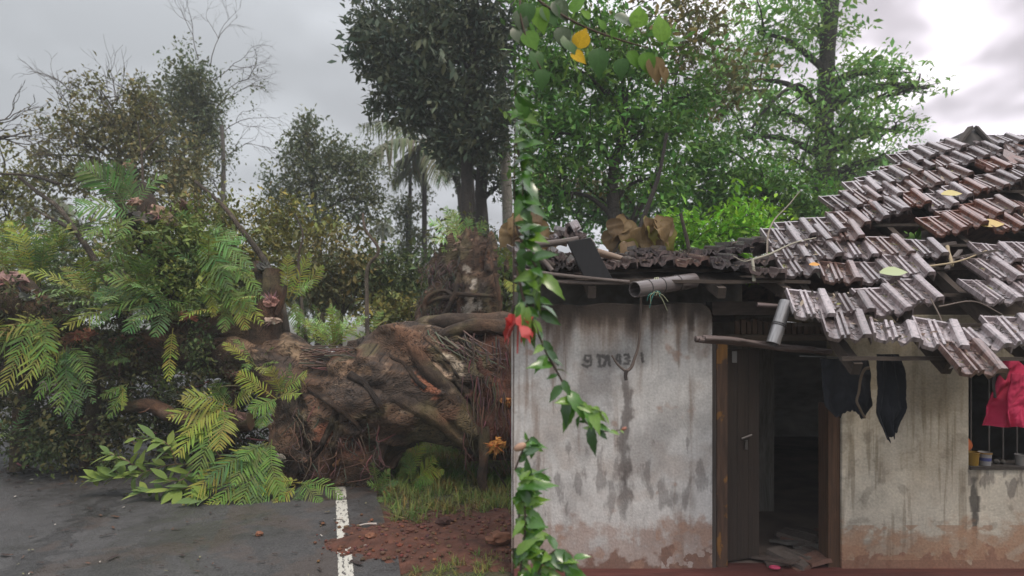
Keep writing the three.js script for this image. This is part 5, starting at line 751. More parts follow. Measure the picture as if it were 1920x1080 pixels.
fern('fern with fronds fanned in front of the rising limb', FL, 300, 560, 6.95, [[200, 520, 6.6, 0.2, 0.2, 'mid'], [195, 590, 6.6, 0.2, 0.2, 'mid'], [240, 620, 6.5, 0.15, 0.2, 'deep'], [270, 480, 6.8, 0.1, 0.18, 'mid'], [180, 555, 6.7, 0.25, 0.2, 'deep'], [290, 630, 6.6, 0.1, 0.15, 'deep']], { lw: 0.42 });
fern('feathery fern cascading right of the rising limb', FL, 370, 450, 7.3, [[470, 500, 7.0, 0.25, 0.2, 'blue'], [490, 555, 6.95, 0.25, 0.2, 'mid'], [450, 590, 6.9, 0.2, 0.2, 'mid'], [430, 540, 6.9, 0.2, 0.2, 'blue'], [410, 430, 7.2, 0.2, 0.18, 'blue'], [455, 450, 7.2, 0.2, 0.2, 'blue'], [400, 590, 6.9, 0.15, 0.18, 'lime'], [340, 400, 7.2, 0.2, 0.16, 'blue']], { lw: 0.42 });
fern('fern with hanging fronds over the bare part of the log', FL, 430, 545, 7.1, [[490, 605, 6.85, 0.2, 0.16, 'lime'], [460, 615, 6.85, 0.15, 0.15, 'lime'], [475, 580, 6.9, 0.2, 0.15, 'mid'], [420, 620, 6.85, 0.1, 0.14, 'mid'], [510, 570, 7.0, 0.25, 0.15, 'mid']]);
fern('bright green fern beside the pink torn limb', FL, 545, 560, 7.1, [[580, 475, 7.1, 0.05, 0.15, 'lime'], [605, 500, 7.05, 0.1, 0.14, 'lime'], [540, 480, 7.1, 0, 0.14, 'lime'], [585, 530, 7.0, 0.2, 0.14, 'pale'], [560, 610, 7.0, 0.1, 0.12, 'mid']]);
fernBurst('pale green bushy fern behind the bare log', FL, 625, 655, 7.7, 18, 0.55, { c: ['pale', 'pale', 'lime'], up: 0.95, w: 0.27 });
fernBurst('pale fern between the pink torn limb and the bushy fern', FL, 575, 650, 7.7, 10, 0.42, { c: ['pale', 'mid'], up: 0.9, w: 0.25 });
fern('pale fern growing out of the top of the broken stump', FL, 868, 455, 8.25, [[835, 388, 8.1, 0.02, 0.17, 'pale'], [805, 415, 8, 0.15, 0.17, 'pale'], [812, 450, 8, 0.2, 0.15, 'pale'], [850, 395, 8.2, 0, 0.16, 'pale'], [880, 408, 8.2, 0.02, 0.14, 'pale'], [910, 415, 8.2, 0.08, 0.14, 'mid'], [830, 470, 8, 0.1, 0.12, 'mid']]);
fern('fern beside the stump against the house corner', FL, 942, 520, 8.3, [[925, 470, 8.2, 0.05, 0.14, 'mid'], [950, 465, 8.2, 0.05, 0.14, 'lime'], [972, 480, 8.2, 0.1, 0.14, 'mid'], [930, 560, 8.1, 0.1, 0.12, 'mid'], [962, 545, 8.1, 0.15, 0.14, 'lime']]);
fern('large yellowish fern arching over the road at the middle of the log', FL, 440, 765, 6.5, [[320, 782, 6.1, 0.12, 0.24, 'olive'], [345, 745, 6.2, 0.15, 0.2, 'olive'], [335, 850, 6.0, 0.2, 0.22, 'lime'], [480, 725, 6.3, 0.1, 0.16, 'lime'], [400, 720, 6.3, 0.1, 0.14, 'mid'], [370, 890, 5.95, 0.25, 0.22, 'mid'], [410, 840, 6.0, 0.15, 0.2, 'olive'], [350, 812, 6.1, 0.15, 0.2, 'lime']], { face: V(-0.1, 0.6, 0.8), lw: 0.42 });
fern('green fern beside the rough butt of the log', FL, 520, 745, 6.5, [[505, 690, 6.4, 0.05, 0.14, 'lime'], [545, 685, 6.4, 0.05, 0.14, 'mid'], [575, 700, 6.35, 0.1, 0.14, 'lime'], [450, 700, 6.3, 0.1, 0.16, 'lime'], [470, 770, 6.2, 0.12, 0.15, 'mid'], [560, 740, 6.3, 0.15, 0.12, 'lime'], [490, 800, 6.2, 0.15, 0.14, 'mid']], { lw: 0.4 });
fern('fern sweeping down to the asphalt in front of the butt', FL, 500, 830, 6.35, [[345, 945, 5.85, 0.16, 0.2, 'lime'], [400, 955, 5.85, 0.18, 0.2, 'mid'], [450, 950, 5.85, 0.18, 0.2, 'mid'], [390, 900, 5.9, 0.15, 0.2, 'deep'], [440, 905, 5.9, 0.14, 0.18, 'mid'], [480, 945, 5.9, 0.14, 0.16, 'deep'], [530, 935, 5.95, 0.12, 0.14, 'mid'], [455, 860, 6.0, 0.1, 0.16, 'mid']], { lw: 0.42 });
fern('low fern lying on the asphalt edge before the butt', FL, 560, 905, 6.2, [[470, 950, 5.9, 0.12, 0.14, 'mid'], [510, 948, 5.9, 0.1, 0.12, 'lime'], [600, 940, 5.95, 0.15, 0.12, 'mid'], [560, 940, 6.0, 0.1, 0.1, 'deep'], [640, 932, 6.0, 0.2, 0.12, 'mid'], [480, 920, 6, 0.15, 0.14, 'lime'], [420, 935, 6, 0.15, 0.16, 'lime'], [370, 952, 5.85, 0.1, 0.14, 'lime']]);
fern('small upright fern at the road edge beneath the butt', FL, 715, 925, 6.25, [[700, 868, 6.2, 0.05, 0.09, 'mid'], [730, 880, 6.15, 0.1, 0.08, 'mid'], [690, 905, 6.1, 0.2, 0.08, 'mid'], [745, 905, 6.1, 0.2, 0.07, 'deep'], [712, 940, 6.0, 0.2, 0.07, 'mid']]);
fern('glowing green fern under the arch of the roots', FL, 770, 905, 6.6, [[790, 830, 6.6, 0.05, 0.14, 'lime'], [815, 860, 6.5, 0.12, 0.14, 'lime'], [830, 885, 6.5, 0.2, 0.12, 'lime'], [760, 850, 6.6, 0, 0.12, 'mid'], [810, 905, 6.4, 0.2, 0.1, 'mid'], [750, 880, 6.5, 0.1, 0.1, 'mid']]);
const FB = [[120, 470, 7.6, 8, 0.6, ['mid', 'lime']], [170, 560, 7.0, 9, 0.6, ['mid', 'olive', 'lime']], [330, 600, 6.95, 9, 0.55, ['mid', 'blue']], [390, 520, 7.2, 10, 0.6, ['blue', 'mid', 'lime']], [30, 640, 6.9, 8, 0.55, ['olive', 'lime']], [270, 520, 7.1, 9, 0.6, ['mid', 'blue']], [420, 590, 7.0, 8, 0.45, ['lime', 'mid']], [200, 680, 6.85, 7, 0.4, ['deep', 'mid']], [480, 690, 6.85, 7, 0.4, ['mid', 'lime']], [690, 640, 7.7, 9, 0.4, ['pale', 'mid']], [20, 820, 6.8, 6, 0.4, ['deep', 'mid']], [300, 450, 7.15, 8, 0.5, ['mid', 'lime']]];
const FBL = ["behind the lush upright fern at the log's left end", 'on the log below the wide spreading fern', 'hugging the log beside the single hanging frond', 'in front of the feathery cascading fern', "below the olive fern at the log's left end", 'high in front of the rising limb', 'draped over the log beside the bare stretch', 'hanging under the log near the small two-frond fern', 'on the log where the bare stretch meets the rough butt', 'behind the log beside the pale bushy fern', "low under the log's left end by the asphalt", 'nestled in the climbing leaves of the rising limb'];
for (const [i, [x, y, d, n, len, c]] of FB.entries()) fernBurst('green fern tuft ' + FBL[i], FL, x, y, d, n, len, { c, up: 0.45, w: 0.27 });
// bright broad-leaved branch fallen on the road edge
{
  const br = thing('leafy_branch', 'broken leafy branch with bright green oval leaves lying on the asphalt', 'branch', G(300, 905)); const geo = [paintOne(leafGeo(0.16, 0.06, 5, 0.25, 0.15)), paintOne(leafGeo(0.13, 0.055, 5, 0.3, 0.3)), paintOne(leafGeo(0.18, 0.065, 5, 0.2, 0.1))]; const mats = [leafMat(0.17, 0.23, 0.05), leafMat(0.13, 0.19, 0.05), leafMat(0.22, 0.27, 0.07), leafMat(0.11, 0.17, 0.06)]; const wood = std({ color: rgb(0.16, 0.11, 0.07) });
  const stems = [[[420, 880, 6.4], [330, 870, 6.2], [270, 885, 6.15], [215, 895, 6.1], [172, 900, 6.1]], [[330, 870, 6.2], [320, 840, 6.15], [300, 825, 6.1], [255, 822, 6.1]], [[270, 885, 6.15], [240, 865, 6.1], [205, 850, 6.1]], [[400, 890, 6.2], [350, 915, 6.05], [300, 920, 6.0], [270, 922, 6.0]], [[360, 880, 6.2], [340, 900, 6.05], [310, 900, 6.0]], [[415, 860, 6.3], [390, 830, 6.25], [370, 820, 6.2]], [[380, 900, 6.1], [390, 930, 5.95], [370, 945, 5.9]]];
  for (const s of stems) { const c = new THREE.CatmullRomCurve3(pts(s)); part('stem', tube(pts(s), 0.009, 0.004, 5, 12), wood, br); const n = Math.round(c.getLength() / 0.024); for (let i = 2; i <= n; i++) { const t = i / n, p = c.getPoint(t), T = c.getTangent(t); p.y = Math.max(p.y, 0.03); const dir = T.clone().multiplyScalar(i === n ? 1.5 : 0.6).add(randDir().multiplyScalar(0.9)).add(V(-0.15, 0.15, 0.2)); if (p.y + dir.y * 0.15 < 0.02) dir.y = Math.abs(dir.y) * 0.3; placed('leaf', geo[i % 3], mats[Math.floor(rr(0, 4))], br, basisAt(p, dir, V(rr(-0.5, 0.5), 1, rr(0, 0.9)), rr(0.8, 1.3))); } }
}
function paintOne(g) { return paint(g, [1, 1, 1]); }
for (const [x, y, L, c, label] of [[208, 922, 0.07, [0.42, 0.4, 0.28], 'pale cream fallen leaf on the asphalt by the leafy branch'], [230, 930, 0.09, [0.26, 0.3, 0.06], 'yellow green fallen leaf on the asphalt by the leafy branch']]) { const g = leafGeo(L, L * 0.5, 4, 0.3, -0.2); g.applyMatrix4(basisAt(G(x, y).setY(0.012), V(1, 0.1, 0.3), V(0, 1, 0))); single('fallen_leaf', g, std({ color: rgb(...c), roughness: 0.5 }), label, 'leaf'); }
// ---------------------------------------------------------------- trees and shrubs beyond the fallen tree
const LM = { olive: leafMat(0.125, 0.125, 0.058), grey: leafMat(0.095, 0.115, 0.062), dark: leafMat(0.075, 0.098, 0.072), mid: leafMat(0.08, 0.11, 0.042), yellow: leafMat(0.15, 0.155, 0.048), bright: leafMat(0.15, 0.32, 0.02), green: leafMat(0.085, 0.19, 0.035), deep: leafMat(0.05, 0.14, 0.028), soft: leafMat(0.15, 0.28, 0.075) };
{
  const t1 = tree({ name: 'broad_tree', label: 'loose olive brown tree with fine twigs behind the rising limb', trunk: [[235, 600], [232, 480], [225, 380], [222, 300]], d: 13, r0: 0.16, r1: 0.07, bark: BARK.brown, blobs: [[130, 330, 70, 50, 13, 60], [205, 215, 75, 60, 13, 110], [160, 270, 70, 60, 13, 80], [280, 270, 60, 80, 13, 110], [240, 330, 90, 70, 13, 150], [310, 350, 80, 70, 13, 110], [130, 420, 70, 45, 13, 50], [100, 240, 45, 40, 13, 16], [345, 300, 50, 50, 13, 50], [70, 330, 45, 45, 13, 22], [90, 290, 40, 40, 13, 18], [190, 170, 50, 30, 13, 16], [250, 180, 40, 30, 13, 18]], leaf: { set: 'small', mat: LM.olive, scale: 1.1, gap: 0.12, tint: 0.35 }, twigs: 6 });
  const tw = []; for (let i = 0; i < 9; i++) twigFan(tw, P(rr(120, 300), rr(180, 300), 13), V(rr(-0.8, 0.3), 1, 0).normalize(), 0.7, 0.014, 3, 0.55); part('bare_twigs', merge(tw), BARK.twig, t1, 'stuff');
  const t2 = tree({ name: 'creeper_tree', label: 'tree with a dense dark dome of creeper at its top', trunk: [[372, 600], [372, 400], [368, 280], [362, 180]], d: 16, r0: 0.13, r1: 0.07, bark: BARK.brown, blobs: [[352, 150, 42, 48, 16, 120], [335, 205, 60, 45, 16, 140], [385, 190, 38, 60, 16, 110], [370, 260, 50, 45, 16, 100], [395, 235, 28, 50, 16, 40], [365, 330, 50, 50, 16, 60], [390, 400, 40, 50, 16, 40], [290, 225, 45, 45, 16, 60], [310, 280, 50, 50, 16, 70], [420, 270, 25, 45, 16, 16]], leaf: { set: 'small', mat: LM.grey, scale: 1.1, gap: -0.1, tint: 0.25 }, twigs: 2 });
  const b2 = []; for (const [x, y, dx] of [[400, 150, 0.6], [405, 200, 0.9], [415, 250, 0.8], [395, 120, 0.2], [410, 300, 1], [418, 180, 0.7], [372, 110, -0.1]]) twigFan(b2, P(x, y, 15.5), V(dx, 0.55, 0).normalize(), 0.75, 0.013, 4, 0.7, 0.12); part('bare_vines', merge(b2), BARK.twig, t2, 'stuff'); crown(t2, [[440, 200, 55, 90, 15.5, 26], [470, 140, 40, 40, 15.5, 8], [350, 75, 12, 10, 15.5, 4]], { set: 'sparse', mat: LM.grey, scale: 0.7, gap: 0, name: 'loose_leaves' });
  tree({ name: 'bare_tree', label: 'thin bare pale trunk with climbing leaves beside the creeper tree', trunk: [[420, 600], [418, 400], [419, 300], [416, 235]], d: 15, r0: 0.07, r1: 0.045, bark: BARK.grey, blobs: [[415, 290, 30, 60, 15, 16], [400, 340, 40, 40, 15, 18]], leaf: { set: 'sparse', mat: LM.grey, gap: 0 }, twigs: 2 });
  tree({ name: 'broad_tree', label: 'rounded mid green tree with a tall tuft on its top', trunk: [[600, 610], [598, 480], [590, 380], [575, 250]], d: 17, r0: 0.16, r1: 0.05, bark: BARK.brown, blobs: [[572, 232, 24, 18, 17, 22], [560, 275, 38, 40, 17, 60], [620, 285, 60, 35, 17, 90], [540, 330, 45, 50, 17, 80], [600, 340, 70, 55, 17, 140], [675, 310, 50, 45, 17, 80], [690, 370, 45, 50, 17, 80], [520, 400, 50, 45, 17, 70], [620, 410, 90, 60, 17, 150]], leaf: { set: 'small', mat: LM.grey, scale: 1.3, gap: 0.0, tint: 0.25 } });
  tree({ name: 'small_tree', label: 'slender dark tree with two rounded tufts beside the palm trunk', trunk: [[765, 610], [764, 480], [762, 385]], d: 20, r0: 0.1, r1: 0.04, blobs: [[760, 395, 34, 26, 20, 60], [770, 440, 40, 28, 20, 60], [755, 480, 36, 26, 20, 50], [790, 370, 14, 14, 20, 8]], leaf: { set: 'small', mat: LM.grey, scale: 1.3, gap: 0.0 } });
  // great dark tree
  const t6 = tree({ name: 'large_tree', label: 'large dark tree with a heavy crown of drooping leaves', trunk: [[878, 610], [877, 450], [875, 330], [882, 200], [890, 60]], d: 12, r0: 0.145, r1: 0.09, bark: BARK.dark, blobs: [[745, 20, 75, 50, 12, 60], [840, 20, 90, 60, 12, 110], [715, 90, 45, 45, 12, 45], [780, 105, 80, 60, 12, 130], [870, 100, 90, 70, 12, 150], [935, 60, 70, 80, 12, 100], [755, 165, 50, 40, 12, 50], [820, 185, 80, 55, 12, 120], [905, 190, 80, 60, 12, 120], [840, 245, 70, 40, 12, 80], [770, 205, 30, 22, 12, 14], [900, 270, 55, 28, 12, 40], [860, -60, 150, 60, 12, 90], [680, 60, 20, 40, 12, 8]], leaf: { set: 'mid', mat: LM.dark, scale: 1.1, gap: 0.06, tint: 0.3, shell: 0.5, more: 1.25, freq: 1.1 }, twigs: 5 });
  crown(t6, [[690, 85, 40, 22, 12, 26], [675, 40, 25, 40, 12, 18], [715, 130, 40, 25, 12, 24], [745, 192, 45, 22, 12, 26], [800, 222, 50, 22, 12, 24], [870, 280, 60, 20, 12, 24], [760, 60, 90, 60, 11.6, 40], [860, 120, 90, 90, 11.6, 50], [930, 230, 40, 50, 11.8, 26]], { set: 'large', mat: LM.dark, scale: 0.75, gap: 0, tint: 0.25, name: 'outer_leaves' });
  tree({ name: 'slim_tree', label: 'dark slim leaning trunk hung with dry fronds by the large tree', trunk: [[912, 610], [905, 450], [902, 360], [908, 280]], d: 14, r0: 0.17, r1: 0.13, bark: BARK.dark, blobs: [[855, 300, 22, 25, 14, 14], [925, 310, 30, 40, 14, 30], [940, 345, 14, 35, 14, 14], [895, 300, 40, 25, 14, 24]], leaf: { set: 'mid', mat: LM.dark, gap: 0 }, twigs: 4 });
  tree({ name: 'slim_tree', label: 'very thin dark trunk between the palm and the large tree', trunk: [[890, 610], [889, 400], [884, 300]], d: 15, r0: 0.05, r1: 0.035, bark: BARK.dark });
  tree({ name: 'slim_tree', label: 'dark slim forked trunk left of the large tree', trunk: [[868, 610], [866, 420], [858, 340], [846, 300]], d: 16, r0: 0.11, r1: 0.05, bark: BARK.dark, blobs: [[846, 320, 28, 26, 16, 30], [870, 330, 22, 20, 16, 18]], leaf: { set: 'small', mat: LM.dark, gap: 0 }, twigs: 4 });
  tree({ name: 'pale_tree', label: 'tall pale lichened trunk beside the house corner', trunk: [[953, 640], [952, 450], [948, 300], [942, 190], [938, 40]], d: 13, r0: 0.13, r1: 0.09, bark: BARK.pale });
  // palms: trunk and drooping pinnate fronds
  const palm = (label, x, yTop, d, yBase, list, r = 0.085, group) => { const top = P(x, yTop, d), root = thing('palm', label, 'palm', V(top.x, 0, top.z), group); part('trunk', tube([V(top.x + 0.05, 0, top.z), top.clone().lerp(V(top.x, 0, top.z), 0.5), top], r * 1.15, r * 0.8, 8, 16, 0.1), BARK.dark, root); for (const [tx, ty, arch, w, dz = 0] of list) part('frond', frondGeo(top.clone(), P(tx, ty, d + dz), { arch, face: V(0, 1, 0.25), w, n: 40, ang: 0.35, lw: 0.16, droop: 1.25, stalk: 0.08, col: [0.095, 0.11, 0.06], r: 0.025 }), FERN, root); return root; };
  palm('coconut palm with drooping fronds under the large dark tree', 796, 268, 19, 600, [[668, 238, 0.34, 0.75, 1], [690, 300, 0.42, 0.8, -1], [730, 335, 0.5, 0.75, 0.5], [770, 345, 0.4, 0.6, 1], [850, 330, 0.45, 0.7, 0], [900, 290, 0.35, 0.8, 1], [830, 345, 0.4, 0.6, -1], [760, 225, 0.15, 0.6, 2], [860, 240, 0.2, 0.6, 1]]);
  palm('second palm trunk standing close behind the coconut palm', 769, 320, 21, 600, [[735, 345, 0.4, 0.5], [805, 350, 0.4, 0.5], [750, 300, 0.2, 0.5], [790, 300, 0.2, 0.5]], 0.075);
  for (const [x, y, d] of [[52, 385, 30], [104, 378, 32], [119, 392, 34], [134, 420, 36], [243, 395, 28], [290, 430, 30], [718, 420, 33]]) palm('thin distant palm trunk seen through the gap in the trees', x, y, d, 600, [[x - 24, y + 14, 0.4, 0.45], [x + 24, y + 12, 0.4, 0.45], [x - 12, y - 12, 0.2, 0.4], [x + 14, y - 10, 0.2, 0.4], [x - 6, y + 26, 0.3, 0.4], [x + 8, y + 24, 0.3, 0.4]], 0.12, 'thin distant palms');
  tree({ name: 'edge_tree', label: 'yellowish leafy tree leaning in beyond the left end of the log', trunk: [[-30, 620], [-20, 450], [0, 350]], d: 12, r0: 0.12, r1: 0.05, bark: BARK.brown, blobs: [[10, 350, 40, 30, 12, 36], [20, 400, 40, 50, 12, 40], [40, 330, 35, 25, 12, 14], [0, 280, 40, 40, 12, 10]], leaf: { set: 'small', mat: LM.yellow, gap: 0.05 }, twigs: 6 });
  { const l = []; const root = thing('bare_branch', 'long bare branches reaching over the road from the left', 'branch', P(-40, 300, 11)); for (const [x, y, dx, dy] of [[-40, 270, 1, 0.25], [-40, 265, 1, 0.05], [-40, 250, 0.8, 0.5]]) twigFan(l, P(x, y, 11), V(dx, dy, 0).normalize(), 0.6, 0.018, 3, 0.5); part('twigs', merge(l), BARK.twig, root, 'stuff'); part('branch', tube(pts([[-120, 330, 11], [-60, 290, 11], [0, 262, 11], [80, 240, 11]]), 0.03, 0.008, 6, 14), BARK.brown, root); }
  // undergrowth: separate shrubs
  const SG = 'shrubs in the undergrowth behind the log';
  const shrub = (label, x, y, d, blobs, mat, set = 'small', scale = 1) => { const b = P(x, y, d); return tree({ name: 'shrub', label, category: 'shrub', group: SG, trunk: [[x, y], [x + 4, y - 30], [x, y - 60]], d, r0: 0.035, r1: 0.015, bark: BARK.brown, blobs: blobs.map(([a, c, e, f, n]) => [a, c, e, f, d, n]), leaf: { set, mat, scale, gap: 0.0, tint: 0.4, shell: 0.6 }, twigs: 5 }); };
  shrub('olive shrub filling the gap right of the pale torn limb', 640, 600, 9.6, [[600, 540, 60, 60, 60], [670, 545, 60, 60, 70], [640, 490, 70, 50, 70], [580, 500, 40, 40, 36]], LM.olive); shrub('yellow green shrub with loose stems in front of the rounded tree', 560, 610, 10.5, [[520, 450, 60, 50, 60], [590, 440, 60, 50, 60], [560, 500, 70, 40, 60], [540, 390, 40, 30, 20], [500, 400, 30, 40, 24]], LM.yellow, 'small', 0.95); shrub('dull green shrub beside the broken stump', 740, 600, 9.8, [[730, 555, 60, 60, 70], [760, 510, 50, 50, 46], [700, 500, 45, 50, 40], [790, 560, 40, 50, 36]], LM.mid); shrub('yellow leaved shrub low at the foot of the stump', 770, 640, 9, [[765, 600, 45, 45, 40], [720, 600, 40, 40, 36]], LM.yellow); shrub('leafy shrub between the stump and the house corner', 945, 640, 9.6, [[945, 570, 40, 60, 50], [930, 500, 35, 50, 36], [965, 520, 40, 60, 30]], LM.mid); shrub('green shrub behind the feathery fern', 430, 610, 9.8, [[430, 480, 60, 60, 60], [470, 540, 50, 50, 50], [400, 420, 40, 40, 30], [440, 410, 40, 40, 24], [500, 470, 40, 60, 40]], LM.yellow); shrub('olive shrub behind the lush upright fern', 120, 610, 10, [[110, 500, 70, 50, 56], [190, 500, 60, 50, 50], [40, 480, 60, 50, 40], [160, 450, 40, 30, 16]], LM.mid); shrub('dark shrub under the tall fern', 290, 610, 9.6, [[270, 530, 60, 50, 50], [330, 480, 50, 50, 40], [220, 460, 40, 40, 20], [370, 400, 40, 40, 24]], LM.olive);
  shrub('dark green bush deep in the shade behind the stump', 850, 620, 10.5, [[830, 520, 60, 70, 60], [890, 450, 50, 40, 40], [910, 540, 50, 70, 50], [850, 440, 40, 40, 20]], LM.grey); shrub('long low shrub far behind the log', 300, 620, 15, [[60, 520, 90, 50, 60], [200, 540, 90, 50, 60], [340, 530, 90, 60, 70], [480, 540, 80, 60, 60], [620, 550, 90, 50, 60], [760, 550, 80, 50, 60], [890, 550, 80, 60, 60]], LM.mid, 'mid', 1.4);
}
// far wood closing the horizon: one mass
{
  const root = thing('far_wood', 'far-off wood closing the horizon behind everything', 'wood', V(0, 0, -40)); root.userData.kind = 'stuff';
  const bl = []; for (let x = -200; x < 2100; x += 55) bl.push([x + rr(-20, 20), rr(545, 570), rr(50, 80), rr(30, 48), rr(34, 46), 34]);
  crown(root, bl, { set: 'mid', mat: LM.grey, scale: 3.2, gap: -0.3, tint: 0.25 });
}
// ---------------------------------------------------------------- grass
{
  const blade = (() => { const l = []; for (let i = 0; i < 11; i++) { const h = rr(0.03, 0.15), w = rr(0.003, 0.006), a = rr(0, 6.28), b = rr(0.03, 0.14), x = rr(-0.05, 0.05), z = rr(-0.05, 0.05); const g = new THREE.BufferGeometry(); const dx = Math.cos(a), dz = Math.sin(a); const q = [x - dz * w, 0, z + dx * w, x + dz * w, 0, z - dx * w, x + dx * b * 0.4 - dz * w * 0.8, h * 0.6, z + dz * b * 0.4 + dx * w * 0.8, x + dx * b * 0.4 + dz * w * 0.8, h * 0.6, z + dz * b * 0.4 - dx * w * 0.8, x + dx * b, h * 0.9, z + dz * b]; g.setAttribute('position', new THREE.Float32BufferAttribute(q, 3)); g.setIndex([0, 1, 2, 1, 3, 2, 2, 3, 4]); g.computeVertexNormals(); const k = rr(0.7, 1.2); l.push(paint(g, rnd() < 0.25 ? [1.5 * k, 1.1 * k, 1.1 * k] : [k, k, k])); } return merge(l); })();
  const spots = []; const ok = (x, z) => { const [, w] = roadCoord(V(x, 0, z)); return w < -0.42; };
  for (let i = 0; i < 9000; i++) { const x = rr(-3.2, 0.9), z = -rr(4.1, 12); if (!ok(x, z)) continue; if (x > -0.05 && z > -5.4) continue; const d = -z, px = 960 + x / d * K, py = HZ + EYE / d * K; if (soilHeight(x, z) > -0.012 && py > 930) { if (rnd() < 0.93) continue; } const n = fbm(x * 1.5, 3, z * 1.5, 3); if (n < -0.12 && rnd() < 0.7) continue; spots.push([x, z, n, py]); }
  const im = new THREE.InstancedMesh(blade, leafMat(0.155, 0.2, 0.05, { roughness: 0.8 }), spots.length); im.name = 'grass'; im.userData = { kind: 'stuff', label: 'rough yellow green grass on the road verge', category: 'grass' }; im.castShadow = im.receiveShadow = true;
  const m = new THREE.Matrix4(), e = new THREE.Euler(), c = new THREE.Color(); spots.forEach(([x, z, n, py], i) => { e.set(rr(-0.3, 0.3), rr(0, 6.28), rr(-0.3, 0.3)); const s = rr(0.6, 1.2) * (py > 1000 ? 0.6 : 1); m.compose(V(x, -0.03, z), new THREE.Quaternion().setFromEuler(e), V(s, s, s)); im.setMatrixAt(i, m); const q = clamp(0.5 + fbm(x * 2.5, 9, z * 2.5, 3) * 1.6); c.setRGB(mix(0.5, 1.15, q) * rr(0.75, 1.2), mix(0.85, 0.8, q) * rr(0.8, 1.15), mix(0.7, 1.2, q)); im.setColorAt(i, c); }); scene.add(im);
}
